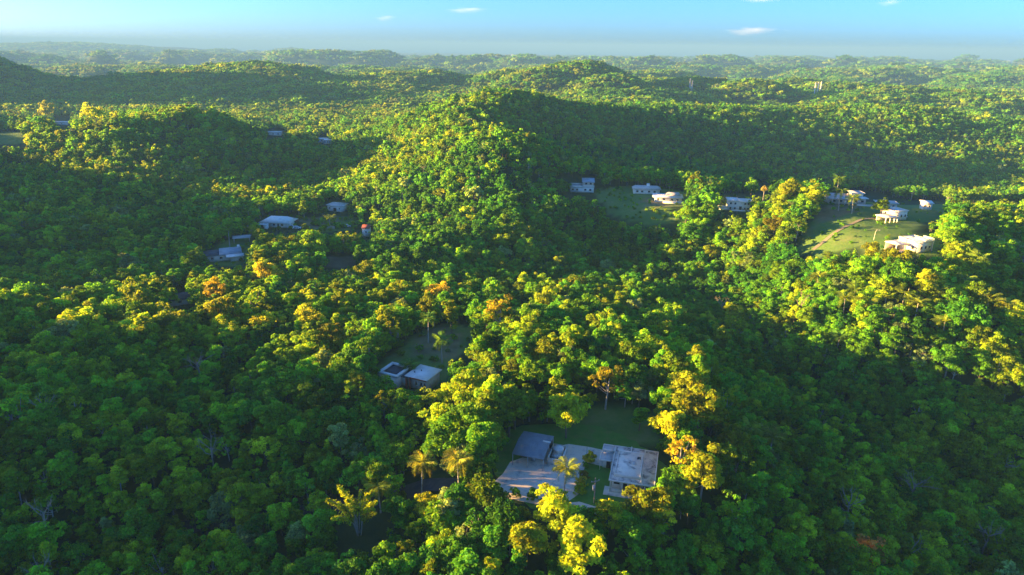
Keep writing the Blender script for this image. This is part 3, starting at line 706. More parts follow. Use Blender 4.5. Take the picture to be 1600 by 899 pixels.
def palm(u, v, h, fs, tint, label, nf=18, lean=0.4, mat=None, group="palm trees", rnd=None, dead=False):
    p = hit(u, v, h); HERO.append((p[0], p[1], 1.6)); rg = random.Random(int(u * 7 + v))
    t = thing("palm_tree", label, "palm", (p[0], p[1], p[2]), rg.uniform(0, 6.28), group)
    m = mat or PALEBARK; key = (round(h), lean, m.name)
    if key not in PTR: PTR[key] = palm_trunk(round(h), lean, m)
    new_obj("trunk", PTR[key], t)
    for i in range(nf):
        up = i % 3 != 2
        o = new_obj("frond", (FR_UP[i % 3] if up else FR_DN[i % 2]), t)
        o.location = (lean, 0, round(h) - 0.05); el = (rg.uniform(-0.75, 0.15) if up else rg.uniform(0.0, 0.45))
        if dead: el = rg.uniform(0.7, 1.25)
        o.rotation_euler = (rg.uniform(-.25, .25), el, i * 2.399 + rg.uniform(-.2, .2)); o.scale = (fs,) * 3; o["tint"] = tint
    return t
palm(882, 738, 7, 1.0, 0.72, "yellow coconut palm standing on the concrete driveway")
palm(657, 728, 9, 1.05, 0.76, "sunlit yellow palm left of its twin beside the shaded road")
palm(717, 722, 9, 1.1, 0.78, "sunlit golden palm nearest the driveway beside the shaded road")
palm(593, 766, 6, 0.95, 0.62, "smaller olive palm right above the bamboo clump")
palm(1205, 686, 8, 1.15, 0.78, "golden palm on the right ridge, right one of the pair")
palm(1172, 672, 8, 1.0, 0.66, "sunlit palm on the right ridge, left one of the pair")
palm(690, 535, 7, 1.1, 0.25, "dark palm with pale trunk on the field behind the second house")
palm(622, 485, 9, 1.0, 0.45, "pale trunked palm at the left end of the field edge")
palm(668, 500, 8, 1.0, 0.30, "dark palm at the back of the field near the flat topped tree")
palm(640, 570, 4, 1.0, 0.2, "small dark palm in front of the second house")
palm(1315, 299, 9, 1.3, 0.64, "tall palm in front of the knoll house with the grey roof, left of two")
palm(1335, 311, 7, 1.2, 0.64, "shorter palm in front of the knoll house, right of two")
palm(1311, 280, 11, 1.2, 0.5, "dim palm rising behind the knoll house with the two palms")
palm(1300, 405, 7, 1.35, 0.66, "sunlit palm below the left end of the knoll meadow")
palm(1527, 402, 9, 1.35, 0.6, "tall palm standing apart right of the white house with glass railing")
for i, (u, v, lab) in enumerate([(1335, 452, "leftmost palm of the sunlit palm slope"), (1322, 470, "second palm from the left on the sunlit palm slope"), (1352, 475, "low palm near the left end of the sunlit palm slope"),
                                 (1385, 470, "palm in the left middle of the sunlit palm slope"), (1412, 462, "palm in the middle of the sunlit palm slope"), (1435, 475, "lower palm in the middle of the sunlit palm slope"), (1468, 452, "palm up on the right middle of the palm slope"),
                                 (1545, 470, "palm near the right edge on the sunlit palm slope"), (1570, 478, "rightmost palm of the sunlit palm slope"), (1505, 440, "palm between the sunlit slope and the tall lone palm"),
                                 (1478, 505, "palm low on the right part of the palm slope"), (1280, 432, "palm at the left tip of the sunlit slope")]):
    palm(u, v, 7 + i % 3, 1.25, 0.62 + 0.05 * (i % 3), lab, nf=14)
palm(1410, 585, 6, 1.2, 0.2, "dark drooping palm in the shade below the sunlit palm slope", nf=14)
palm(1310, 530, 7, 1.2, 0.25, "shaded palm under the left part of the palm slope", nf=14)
palm(515, 342, 5, 1.35, 0.6, "palm on the small yard between the left hand houses", nf=14)
for i, (u, v, lab) in enumerate([(322, 310, "pale trunked palm leftmost of four on the left hillside"), (328, 308, "pale trunked palm second of four on the left hillside"), (333, 310, "pale trunked palm third of four on the left hillside"),
                                 (338, 312, "pale trunked palm rightmost of four on the left hillside"), (362, 326, "pale trunked palm alone between the four palms and the hip roof"), (387, 331, "pale trunked palm at the left corner of the hip roofed house"),
                                 (404, 320, "pale trunked palm behind the hip roofed house"), (356, 362, "pale trunked palm behind the blue roofed house"), (275, 403, "pale trunked palm left of the blue roofed house"),
                                 (309, 404, "pale trunked palm nearest the blue roofed house"), (392, 402, "pale trunked palm right of the blue roofed house")]):
    palm(u, v, 8, 0.8, 0.2, lab, nf=10, lean=0.2, group="pale trunked palms")
palm(1195, 290, 13, 1.0, 0.88, "dead brown palm with hanging fronds on the knoll", nf=22, lean=0.1, dead=True)

# bamboo
def bamboo(u, v):
    p = hit(u, v, 3.5); HERO.append((p[0], p[1], 4.0)); rg = np.random.default_rng(3)
    t = thing("bamboo_clump", "feathery yellow bamboo clump in front of the shaded road", "bamboo", tuple(p)); t.scale = (1.3, 1.3, 1.2)
    for i in range(11):
        a = rg.uniform(0, 6.283); out = rg.uniform(1.6, 4.2); h = rg.uniform(5.5, 9.0); d = Vector((math.cos(a), math.sin(a), 0))
        pts = [d * 0.3, d * (0.3 + out * 0.15) + Vector((0, 0, h * 0.45)), d * (0.3 + out * 0.5) + Vector((0, 0, h * 0.82)), d * (0.3 + out) + Vector((0, 0, h * (1.0 if i % 3 else 0.9)))]
        cu = MB().tube(pts, [0.07, 0.06, 0.05, 0.02], 5).build("culm", PALEBARK, t)
        C = []; Nn = []
        for j in range(420):
            s = rg.uniform(0.35, 1.0) ** 0.8; k = min(2, int(s * 3)); q = pts[k].lerp(pts[k + 1], s * 3 - k); w = 0.25 + 0.95 * math.sin(math.pi * min(1, (s - 0.2) / 0.85)) ** 1.0
            C.append(np.array(q) + rg.normal(size=3) * 0.21 * w + np.array([0, 0, -0.2 * w])); Nn.append(rg.normal(size=3) + np.array([-0.3, 0, 0.4]))
        V, Q = leaves(rg, np.array(C), np.array(Nn), 0.26, 0.3)
        o = new_obj("leaf_plume", set_var(mesh_np("leaf_plume", V, Q, [LEAF]), rg.random(len(Q))), t); o["tint"] = 0.55
bamboo(560, 815)

# ------------------------------------------------------------------ the forest
scatter(62, 330, 3.9, 0.86, 40, 0, NF, 0.48, 0.98, 9.0, 3.4)
scatter(62, 330, 3.6, 0.86, 30, NF, 2 * NF, 0.28, 0.48, 9.0, 3.4)
scatter(330, 1000, 4.7, 0.84, 60, NF, 2 * NF, 0.50, 0.92, 9.0, 3.4)
scatter(1000, 2000, 9.5, 0.84, 80, 2 * NF, 2 * NF + 5, 0.55, 0.85, 9.0, 8.0)
scatter(2000, 3000, 13.0, 0.84, 80, 2 * NF, 2 * NF + 5, 0.75, 1.05, 9.0, 8.0)
scatter(3000, 8000, 30.0, 0.84, 100, 2 * NF, 2 * NF + 5, 1.2, 1.8, 9.0, 8.0, keep=0.85)
# hills out of frame to the west are wooded too
scatter(60, 1000, 9.0, 0.0, 640, NF, 2 * NF, 0.7, 1.1, 9.0, 4.0, xmin=-0.84)
ALL = np.concatenate(TREES)
near_n = len(TREES[0])
tu, tv, td = proj_np(ALL[:near_n, 0], ALL[:near_n, 1], ALL[:near_n, 2] + 5)
kR = np.array([FORMS[k]['R'] for k in KINDS])
px_size = kR[ALL[:near_n, 5].astype(int)] * ALL[:near_n, 3] / td
px_size[(tu < -10) | (tu > 1610) | (tv > 930)] = 0
order = np.argsort(-px_size)
count = {}; chosen = []
for i in order:
    if px_size[i] == 0 or len(chosen) >= 430: break
    k = KINDS[int(ALL[i, 5])]
    if count.get(k, 0) >= 250: continue
    count[k] = count.get(k, 0) + 1; chosen.append(i)
LANDM = [("right in front of the driveway", 800, 800), ("left of the driveway", 740, 760), ("near the yellow bamboo clump", 555, 810), ("behind the two roadside palms", 690, 690), ("beside the shaded left road", 370, 790),
         ("in the lower left corner", 60, 850), ("below and left of the bamboo", 380, 870), ("at the left edge", 40, 700), ("in the left foreground", 250, 690), ("above the left foreground", 450, 640),
         ("in front of the second house", 620, 650), ("below the bamboo clump", 620, 880), ("at the bottom centre", 830, 880), ("in front of the near house", 1010, 820), ("right of the near house", 1100, 740),
         ("near the bottom right of centre", 1080, 880), ("below the two ridge palms", 1200, 760), ("behind the two ridge palms", 1200, 640), ("low on the right ridge", 1230, 860), ("on the dark right slope", 1400, 750),
         ("in the lower right corner", 1540, 860), ("on the right edge", 1560, 720), ("behind the near carport", 830, 620), ("left of the second house", 520, 590), ("high on the dark right slope", 1380, 640), ("beside the back lawn", 1000, 620)]
def tint_word(t): return "pale grey green" if t < 0 else "dark green" if t < 0.22 else "deep green" if t < 0.36 else "mid green" if t < 0.5 else "yellow green" if t < 0.66 else "olive"
def size_word(s): return "small" if s < 0.68 else "medium" if s < 0.84 else "tall" if s < 1.0 else "big"
KW = {'round': 'round crowned tree', 'slender': 'slender upright tree', 'spread': 'wide flat crowned tree', 'wispy': 'open airy tree'}
SAME = {}
for i in chosen:
    x, y, z, sc, rz, var, tint = ALL[i]; k = KINDS[int(var)]
    lm = min(LANDM, key=lambda q: (q[1] - tu[i]) ** 2 + (q[2] - tv[i]) ** 2)[0]
    lab = "%s %s %s %s" % (size_word(sc), tint_word(tint), KW[k], lm)
    SAME.setdefault(lab, []).append((tu[i], single_tree((x, y, z), int(var), sc, rz, tint, lab, "trees " + lm)))
ORD = ["leftmost", "second", "third", "fourth", "fifth", "sixth", "seventh", "eighth", "ninth", "tenth", "eleventh", "twelfth"]
for lab, lst in SAME.items():
    if len(lst) < 2: continue
    lst.sort(key=lambda q: q[0])
    for j, (_, o) in enumerate(lst):
        o["label"] = ("rightmost " if j == len(lst) - 1 else ORD[min(j, 11)] + (" from left " if j else " ")) + lab
rest = np.ones(len(ALL), bool); rest[chosen] = False
def instancer(name, P, label, cat):
    me = bpy.data.meshes.new(name); me.vertices.add(len(P)); me.vertices.foreach_set("co", P[:, :3].astype(np.float32).ravel())
    for nm, col, ty in (("tree_scale", 3, 'FLOAT'), ("turn", 4, 'FLOAT'), ("form", 5, 'INT'), ("tint", 6, 'FLOAT')):
        a = me.attributes.new(nm, ty, 'POINT'); a.data.foreach_set("value", P[:, col].astype(np.int32 if ty == 'INT' else np.float32))
    me.update(); o = new_obj(name, me); tag(o, label, cat, kind="stuff")
    ng = bpy.data.node_groups.new(name + "_growth", 'GeometryNodeTree')
    ng.interface.new_socket("Geometry", in_out='INPUT', socket_type='NodeSocketGeometry'); ng.interface.new_socket("Geometry", in_out='OUTPUT', socket_type='NodeSocketGeometry')
    gi = ng.nodes.new("NodeGroupInput"); go = ng.nodes.new("NodeGroupOutput"); ip = ng.nodes.new("GeometryNodeInstanceOnPoints"); ci = ng.nodes.new("GeometryNodeCollectionInfo")
    ci.inputs["Collection"].default_value = form_col; ci.inputs["Separate Children"].default_value = True; ci.inputs["Reset Children"].default_value = True
    def attr(nm, ty):
        n = ng.nodes.new("GeometryNodeInputNamedAttribute"); n.data_type = ty; n.inputs["Name"].default_value = nm; return n.outputs["Attribute"]
    cx = ng.nodes.new("ShaderNodeCombineXYZ")
    L = ng.links.new; L(gi.outputs[0], ip.inputs["Points"]); L(ci.outputs[0], ip.inputs["Instance"]); ip.inputs["Pick Instance"].default_value = True
    L(attr("form", 'INT'), ip.inputs["Instance Index"]); L(attr("turn", 'FLOAT'), cx.inputs[2]); L(cx.outputs[0], ip.inputs["Rotation"]); L(attr("tree_scale", 'FLOAT'), ip.inputs["Scale"])
    L(ip.outputs[0], go.inputs[0])
    md = o.modifiers.new("growth", 'NODES'); md.node_group = ng
    return o
instancer("forest", ALL[rest], "dense green tropical forest covering the valleys and hills", "forest")
# low scrub in the meadows and yards
SCR = []
for poly, n, smin, smax, tn in ((2, 40, .12, .3, .25), (4, 60, .15, .4, .35), (5, 50, .15, .4, .3), (11, 110, .10, .28, .3), (13, 130, .08, .24, .30), (3, 25, .15, .3, .3), (12, 30, .15, .35, .4)):
    us = [q[0] for q in CLEAR[poly]]; vv = [q[1] for q in CLEAR[poly]]
    for _ in range(n):
        u = rs.uniform(min(us), max(us)); v = rs.uniform(min(vv), max(vv))
        if not inpoly(np.array([u]), np.array([v]), CLEAR[poly])[0]: continue
        p = hit(u, v)
        if min(np.hypot(p[0] - s[0], p[1] - s[1] - 3) for s in SITE.values()) < 7.5: continue
        sc = rs.uniform(smin, smax); SCR.append((p[0], p[1], p[2] - 2.6 * sc, sc, rs.uniform(0, 6.28), NF + rs.integers(0, 6), tn + rs.normal() * 0.12))
instancer("scrub", np.array(SCR), "low green scrub scattered over the meadows and yards", "scrub")

# ------------------------------------------------------------------ buildings
def bx(par, name, x0, x1, y0, y1, z0, z1, mat, label=None):
    return MB().box(x0, x1, y0, y1, z0, z1).build(name, mat, par, label=label)
def win_front(par, xc, zc, w, h, y, name="window"):
    f = MB(); t = 0.07
    f.box(xc - w / 2, xc + w / 2, y - 0.06, y + 0.02, zc - h / 2, zc - h / 2 + t).box(xc - w / 2, xc + w / 2, y - 0.06, y + 0.02, zc + h / 2 - t, zc + h / 2)
    f.box(xc - w / 2, xc - w / 2 + t, y - 0.058, y + 0.02, zc - h / 2 + t, zc + h / 2 - t).box(xc + w / 2 - t, xc + w / 2, y - 0.058, y + 0.02, zc - h / 2 + t, zc + h / 2 - t)
    o = f.build(name, WHITE, par); bx(o, "pane", xc - w / 2 + t, xc + w / 2 - t, y - 0.025, y + 0.01, zc - h / 2 + t, zc + h / 2 - t, GLASS); return o
def win_side(par, yc, zc, w, h, x, s=-1):
    o = MB().box(x + s * 0.06 if s < 0 else x - 0.02, x + 0.02 if s < 0 else x + 0.06, yc - w / 2, yc + w / 2, zc - h / 2, zc + h / 2).build("window", WHITE, par)
    xa, xb = (x - 0.085, x - 0.03) if s < 0 else (x + 0.03, x + 0.085)
    bx(o, "pane", xa, xb, yc - w / 2 + .07, yc + w / 2 - .07, zc - h / 2 + .07, zc + h / 2 - .07, GLASS); return o
def door_front(par, xc, w, h, y, z0=0.0, mat=None):
    o = bx(par, "door", xc - w / 2, xc + w / 2, y - 0.05, y + 0.02, z0, z0 + h, mat or DARK); bx(o, "handle", xc + w / 2 - .15, xc + w / 2 - .08, y - 0.1, y - 0.052, z0 + 1.0, z0 + 1.06, STEEL); return o
def slab_roof(par, x0, x1, y0, y1, z, mat, rim=0.14, th=0.2, rimmat=None, name="roof"):
    o = bx(par, name, x0, x1, y0, y1, z, z + th, mat)
    r = MB(); a = 0.16; zt = z + th
    r.box(x0 - .012, x1 + .012, y0 - .012, y0 + a, z - 0.03, zt + rim).box(x0 - .012, x1 + .012, y1 - a, y1 + .012, z - 0.03, zt + rim).box(x0 - .012, x0 + a, y0 + a, y1 - a, z - 0.03, zt + rim).box(x1 - a, x1 + .012, y0 + a, y1 - a, z - 0.03, zt + rim)
    r.build("roof_edge", rimmat or WHITE, o); return o
def cyl(par, name, x, y, z0, z1, r, mat, k=12):
    return MB().tube([(x, y, z0), (x, y, z1)], [r, r], k).build(name, mat, par)

# near house
h1 = thing("house", "white flat roofed house with black stained raised roof beside the lawn", "house", (20.1, 117.5, 0.0), RAD(-14.5))
bx(h1, "porch_floor", -0.9, 9.3, -0.9, 1.9, -0.3, 0.22, CONC)
bx(h1, "wall", 0.45, 8.8, 1.9, 12.6, -0.2, 2.9, WHITE)
r = slab_roof(h1, 0, 9.2, 0, 13.0, 2.9, ROOFD, rim=0.10)
rr = bx(r, "raised_roof", 1.0, 6.1, 1.7, 10.4, 3.1, 3.75, ROOFC)
e = MB(); e.box(0.9, 6.2, 1.6, 1.8, 3.12, 3.84).box(0.9, 1.08, 1.8, 10.3, 3.12, 3.84).box(6.02, 6.2, 1.8, 10.3, 3.12, 3.84).box(0.9, 6.2, 10.3, 10.5, 3.12, 3.84); e.build("raised_edge", WHITE, r)
for xa, xb in ((0.5, 3.3), (3.6, 6.2)): bx(r, "back_roof_bay", xa, xb, 10.75, 12.7, 3.1, 3.3, ROOFD)
bx(r, "divider_wall", 3.36, 3.54, 10.6, 12.8, 3.12, 3.6, WHITE); bx(r, "divider_wall", 6.3, 6.48, 0.6, 12.8, 3.12, 3.36, WHITE)
cyl(r, "water_tank", 4.55, 6.0, 3.75, 4.25, 0.38, STEEL); bx(r, "tank_pad", 4.0, 5.1, 5.5, 6.5, 3.752, 3.80, CONC); cyl(r, "vent_pipe", 5.4, 7.6, 3.7, 4.15, 0.09, WHITE, 8); cyl(r, "vent_pipe", 2.2, 3.6, 3.7, 4.1, 0.08, WHITE, 8)
bx(r, "roof_hatch", 5.0, 5.7, 7.9, 8.6, 3.74, 4.0, DARK)
for x in (0.35, 2.75, 3.9, 5.4, 7.2, 8.95): bx(h1, "porch_post", x - 0.12, x + 0.12, 0.15, 0.39, 0.22, 2.87, WHITE)
for xa, xb in ((0.5, 2.6), (4.05, 5.25), (5.55, 7.05), (7.35, 8.8)): bx(h1, "porch_parapet", xa, xb, 0.2, 0.34, 0.22, 0.95, WHITE)
for x in (1.5, 5.0, 7.4): win_front(h1, x, 1.6, 1.3, 1.1, 1.88)
door_front(h1, 3.3, 0.95, 2.05, 1.88, 0.22)
for y in (3.5, 6.0, 8.6): win_side(h1, y, 1.65, 1.4, 1.0, 0.45)
bx(h1, "annex_wall", -2.3, 0.44, 8.6, 12.3, -0.2, 2.5, WHITE)
slab_roof(h1, -2.7, -0.02, 10.7, 12.8, 3.05, GREYR, rim=0.05, name="annex_roof"); bx(h1, "annex_upper_wall", -2.35, -0.05, 10.85, 12.4, 2.5, 3.05, WHITE)
slab_roof(h1, -2.9, -0.02, 7.4, 10.68, 2.5, GREYR, rim=0.05, name="annex_roof")
for x, y in ((-2.75, 7.6), (-0.3, 7.6)): bx(h1, "annex_post", x - .06, x + .06, y - .06, y + .06, 0, 2.48, WHITE)
door_front(h1, -1.0, 0.9, 2.0, 8.58, 0.1)

# carport with sheet metal roof
cp = thing("carport", "open carport with blue grey sheet metal roof on slim posts", "carport", (0.4, 126.6, 0.1), RAD(-17))
ridge, y1c = 5.0, 9.2
def zroof(y): return 2.95 + 0.75 * y / ridge if y < ridge else 3.70 - 0.5 * (y - ridge) / (y1c - ridge)
ed = [i * ridge / 6 for i in range(7)] + [ridge + (y1c - ridge) * i / 5 for i in range(1, 6)]
for i in range(11):
    a, b = ed[i], ed[i + 1]; up = 0.012 * (i % 2)
    m = MB(); k = 5
    for j in range(k):
        ya, yb = a + (b - a) * j / k, a + (b - a) * (j + 0.62) / k; yc = a + (b - a) * (j + 1) / k
        for p0, p1, hi in ((ya, yb, 0.0), (yb, yc, 0.035)):
            za, zb = zroof(p0 + 1e-4) + up + hi, zroof(p1 - 1e-4) + up + hi
            m.hexa([(0, p0, za - .03), (7.1, p0, za - .03), (7.1, p1, zb - .03), (0, p1, zb - .03), (0, p0, za), (7.1, p0, za), (7.1, p1, zb), (0, p1, zb)])
    m.build("roof_panel", BLUEM, cp)
for x in (0.15, 3.5, 6.95):
    for y in (0.15, 4.9, 8.9): bx(cp, "post", x - .07, x + .07, y - .07, y + .07, -0.15, zroof(y) - 0.16, STEEL)
for y in (0.15, 4.9, 8.9): bx(cp, "beam", 0.05, 7.05, y - .06, y + .06, zroof(y) - 0.18, zroof(y) - 0.05, STEEL)
bx(cp, "back_wall", 0.2, 6.9, 9.0, 9.15, -0.1, 2.9, WOOD)
bd = MB().box(-0.9, 0.9, -0.22, 0.22, 0, 0.06).build("loose_board", WHITE); bd.location = (8.05, 130.3, 3.78); bd.rotation_euler = (0.14, 0.0, RAD(-19)); tag(bd, "pale loose board lying on the carport roof", "board")
rg_ = random.Random(4)
for i, (xx, yy, w, d, h, mt) in enumerate(((1.6, 131, 1.2, .8, .8, WOOD), (3.2, 130, 1.5, 1.0, .5, EARTH), (5.2, 128.6, 1.0, 1.0, 1.0, STEEL), (6.3, 129.6, 1.4, .7, .7, WOOD), (4.6, 131.0, 1.8, .8, .6, BROWNR))):
    o = thing("storage_crate", ["weathered crate at the left inside the carport", "low earth coloured box left of the middle post in the carport", "grey metal bin near the right post of the carport", "long wooden chest in the right half of the carport", "dark brown chest at the back of the carport"][i], "crate", (xx, yy, 0.13), RAD(-17))
    bx(o, "body", -w / 2, w / 2, -d / 2, d / 2, 0, h, mt); bx(o, "lid", -w / 2 - .04, w / 2 + .04, -d / 2 - .04, d / 2 + .04, h + .003, h + .07, mt)
# walled water cistern beside the carport
cs = thing("cistern", "pale walled water cistern with round lid beside the carport", "cistern", (8.0, 127.2, 0.0), RAD(-16))
bx(cs, "front_wall", 0, 3.3, 0, 0.25, 0, 1.7, WHITE); bx(cs, "side_wall", 0, 0.22, 0.25, 6.2, 0, 1.6, CONC); bx(cs, "side_wall", 3.08, 3.3, 0.25, 6.2, 0, 1.65, WHITE); bx(cs, "back_wall", 0.22, 3.08, 6.0, 6.2, 0, 1.6, CONC)
bx(cs, "floor", 0.22, 3.08, 0.25, 6.0, 0.05, 0.4, DARK); tk = cyl(cs, "round_tank", 1.65, 4.4, 0.4, 1.75, 1.15, CONC, 20); MB().tube([(1.65, 4.4, 1.752), (1.65, 4.4, 1.95)], [1.2, 0.9], 20).build("lid", WHITER, tk)
bx(cs, "inner_slab", 0.6, 2.7, 1.9, 3.2, 0.4, 1.2, ROOFC)
# utility pole
def utility_pole(u, v, h, label, transformer=True, mat=WOOD, hpix=0):
    p = hit(u, v); t = thing("utility_pole", label, "pole", tuple(p), 0.4, "utility poles")
    MB().tube([(0, 0, -0.5), (0, 0, h)], [0.16, 0.11], 8).build("post", mat, t); bx(t, "crossarm", -0.9, 0.9, -.07, .07, h - 0.9, h - 0.76, WOOD)
    for x in (-.8, 0.8): cyl(t, "insulator", x, 0, h - 0.757, h - 0.55, 0.06, WHITE, 6)
    if transformer: cyl(t, "transformer", -0.38, -0.1, h - 2.6, h - 1.6, 0.27, STEEL, 10)
    return t
utility_pole(928, 789, 6.0, "wooden utility pole with grey transformer on the lawn in front of the house")
utility_pole(1376, 337, 8.0, "slim pole beside the two block white house on the knoll", False, PALEPOLE)
utility_pole(303, 461, 6.0, "pale pole above the dark brown roof", False, PALEPOLE)
lp = hit(1365, 376); t = thing("lamp_post", "white street lamp on the meadow above the bright trees", "lamp post", tuple(lp)); MB().tube([(0, 0, -0.3), (0.1, 0, 3.0), (0.4, 0, 4.3)], [0.09, 0.07, 0.06], 7).build("post", WHITE, t); bx(t, "arm", 0.4, 1.5, -.04, .04, 4.25, 4.33, WHITE); bx(t, "lamp_head", 1.3, 1.9, -.12, .12, 4.14, 4.26, WHITE)
# shrubs along the lawn
for i, (u, v, s, tn, lab) in enumerate(((921, 724, 0.42, 0.8, "reddish clipped bush at the corner of the lawn and driveway"), (915, 731, 0.2, 0.3, "dark low bush at the driveway edge beside the reddish bush"), (911, 748, 0.32, 0.84, "brownish bush halfway along the lawn edge"),
                                        (908, 760, 0.34, 0.8, "brown green bush nearest the yard palm"), (905, 772, 0.34, 0.6, "green bush at the front end of the lawn edge"), (832, 782, 0.36, 0.35, "dark bush at the driveway's front edge"), (1034, 705, 0.4, 0.2, "dark bush at the back right corner of the house"),
                                        (806, 776, 0.3, 0.3, "dark green bush beside the driveway's front edge left"))):
    p = pz(u, v, 0.1); t = single_tree((p[0], p[1], p[2] - 2.5 * s), i % 6, s, i * 1.1, tn, lab, "bushes along the lawn", cat="bush", name="bush")

# second house
s = SITE['second']; h2 = thing("house", "white L shaped house with dark recessed roof on its left wing", "house", (-36.0, 165.6, -1.0), RAD(-26))
bx(h2, "left_wing_wall", 0.15, 6.2, 0.15, 6.6, -0.5, 3.2, WHITE)
lr = bx(h2, "left_wing_roof", 0.7, 5.7, 0.7, 6.1, 3.2, 3.26, TAR)
pr = MB(); pr.box(0, 6.35, 0, 0.75, 3.2, 3.75).box(0, 6.35, 6.05, 6.8, 3.2, 3.75).box(0, 0.75, 0.75, 6.05, 3.2, 3.75).box(5.6, 6.35, 0.75, 6.05, 3.2, 3.75); pr.build("parapet", WHITER, lr)
bx(h2, "lean_to_roof", -1.6, -0.02, 1.0, 7.0, 2.3, 2.42, TAR); bx(h2, "lean_to_wall", -1.4, -0.02, 1.2, 6.8, -0.5, 2.3, CONC)
for x in (1.6, 4.4): win_front(h2, x, 1.6, 1.3, 1.1, 0.13)
bx(h2, "link_wall", 6.22, 8.2, 2.2, 6.2, -0.5, 2.9, WHITE); bx(h2, "link_roof", 6.4, 8.3, 1.6, 6.4, 2.9, 3.1, TAR)
bx(h2, "right_wing_wall", 8.3, 14.4, 2.1, 8.3, -0.5, 3.6, CREAM); bx(h2, "red_pillar", 9.1, 9.5, 1.4, 1.8, -0.4, 3.5, RED); bx(h2, "red_pillar", 8.0, 8.28, 1.3, 2.05, -0.4, 3.0, RED)
rw = MB(); rw.box(7.9, 14.9, 1.2, 8.9, 3.6, 3.82).build("right_wing_roof", WHITER, h2); bx(h2, "fascia", 9.6, 14.85, 1.15, 1.19, 3.45, 3.8, RED)
for x in (11.0, 12.6, 13.7): win_front(h2, x, 1.9, 0.8, 1.3, 2.08)
for x, y in ((9.3, 4.0), (10.4, 5.6)): cyl(h2, "roof_vent", x, y, 3.82, 4.15, 0.16, DARK, 8)
bx(h2, "front_steps", 8.4, 10.6, 0.3, 1.35, -0.6, -0.1, RED); cyl(h2, "roof_tank", 4.2, 7.1, 3.4, 4.3, 0.3, WHITER, 10)

def flat_house(key, label, rot, name="house", cat="house"): 
    s = SITE[key]; return thing(name, label, cat, (s[0], s[1], s[2]), RAD(rot))
# left hand houses
t = flat_house('hiproof', "low house with a wide pale hipped roof on the left", -6)
t.scale = (0.84, 0.84, 0.95); bx(t, "wall", -8, 8, 1, 10, -1, 2.7, WHITE); m = MB(); m.hexa([(-10, -1, 2.7), (10, -1, 2.7), (10, 12, 2.7), (-10, 12, 2.7), (-5, 4.2, 5.0), (5, 4.2, 5.0), (5, 6.8, 5.0), (-5, 6.8, 5.0)]); m.build("roof", WHITER, t)
bx(t, "carport_roof", -9.2, -3.0, -4.2, -1.05, 2.3, 2.45, WHITER); bx(t, "carport_wall", -5.2, -3.2, -4.0, -1.2, -1, 2.3, WHITE)
for x in (-6, -1, 4): win_front(t, x, 1.4, 1.4, 1.1, 0.98)
door_front(t, 1.6, 1.0, 2.0, 0.98)
t = flat_house('bluehouse', "house with blue grey roof and white front among the left trees", 24)
bx(t, "wall", -7.5, 6, 0.6, 8, -1, 2.8, WHITE); bx(t, "front_wing_wall", 2.2, 7.4, -1.6, 0.58, -1, 2.4, WHITE)
m = MB(); m.hexa([(-2, -0.4, 2.8), (7.2, -0.4, 2.8), (7.2, 8.6, 3.4), (-2, 8.6, 3.4), (-2, -0.4, 3.0), (7.2, -0.4, 3.0), (7.2, 8.6, 3.6), (-2, 8.6, 3.6)]); m.build("roof", BLUEM, t)
m = MB(); m.hexa([(-8.5, 0, 2.8), (-2.05, 0, 2.8), (-2.05, 8.4, 3.0), (-8.5, 8.4, 3.0), (-8.5, 0, 2.98), (-2.05, 0, 2.98), (-2.05, 8.4, 3.18), (-8.5, 8.4, 3.18)]); m.build("roof", TAR, t)
m = MB(); m.hexa([(0.5, -3.0, 2.2), (7.8, -3.0, 2.2), (7.8, -0.42, 2.75), (0.5, -0.42, 2.75), (0.5, -3.0, 2.32), (7.8, -3.0, 2.32), (7.8, -0.42, 2.9), (0.5, -0.42, 2.9)]); m.build("front_roof", WHITER, t)
for x in (-5, -1.5): win_front(t, x, 1.5, 1.2, 1.0, 0.58)
cyl(t, "roof_tank", 6.2, 8.0, 3.5, 4.5, 0.6, WHITER, 10)
t = flat_house('shed', "small flat pale roofed shed behind the blue roofed house", 18, "shed", "shed")
for x, y in ((-3.4, 0.2), (3.4, 0.2), (-3.4, 3.6), (3.4, 3.6)): bx(t, "post", x - .1, x + .1, y - .1, y + .1, -1, 2.3, STEEL)
MB().hexa([(-4, -0.3, 2.3), (4, -0.3, 2.3), (4, 4.2, 2.6), (-4, 4.2, 2.6), (-4, -0.3, 2.42), (4, -0.3, 2.42), (4, 4.2, 2.75), (-4, 4.2, 2.75)]).build("roof", GREYR, t)
t = flat_house('brownroof', "house with dark brown pitched roof and white gable end on the left", 32)
bx(t, "wall", -3.6, 3.6, 0.4, 5.2, -1, 2.4, WHITE)
MB().hexa([(-4.2, -0.3, 2.3), (4.2, -0.3, 2.3), (4.2, 2.8, 3.8), (-4.2, 2.8, 3.8), (-4.2, -0.3, 2.45), (4.2, -0.3, 2.45), (4.2, 2.8, 3.95), (-4.2, 2.8, 3.95)]).build("roof_slope", BROWNR, t)
MB().hexa([(-4.2, 2.81, 3.8), (4.2, 2.81, 3.8), (4.2, 5.9, 2.3), (-4.2, 5.9, 2.3), (-4.2, 2.81, 3.95), (4.2, 2.81, 3.95), (4.2, 5.9, 2.45), (-4.2, 5.9, 2.45)]).build("roof_slope", BROWNR, t)
g = MB(); g.add([(3.62, 0.4, 2.3), (3.62, 5.2, 2.3), (3.62, 2.8, 3.7), (3.5, 0.4, 2.3), (3.5, 5.2, 2.3), (3.5, 2.8, 3.7)], [(0, 1, 2), (5, 4, 3)]); g.build("gable", WHITE, t)
bx(t, "side_lean_to", -6.2, -4.25, 0.2, 3.0, -1, 1.9, WHITER); win_front(t, 0.5, 1.4, 1.2, 1.0, 0.38)
t = flat_house('boxhouse', "plain white box shaped house with one dark doorway", -16)
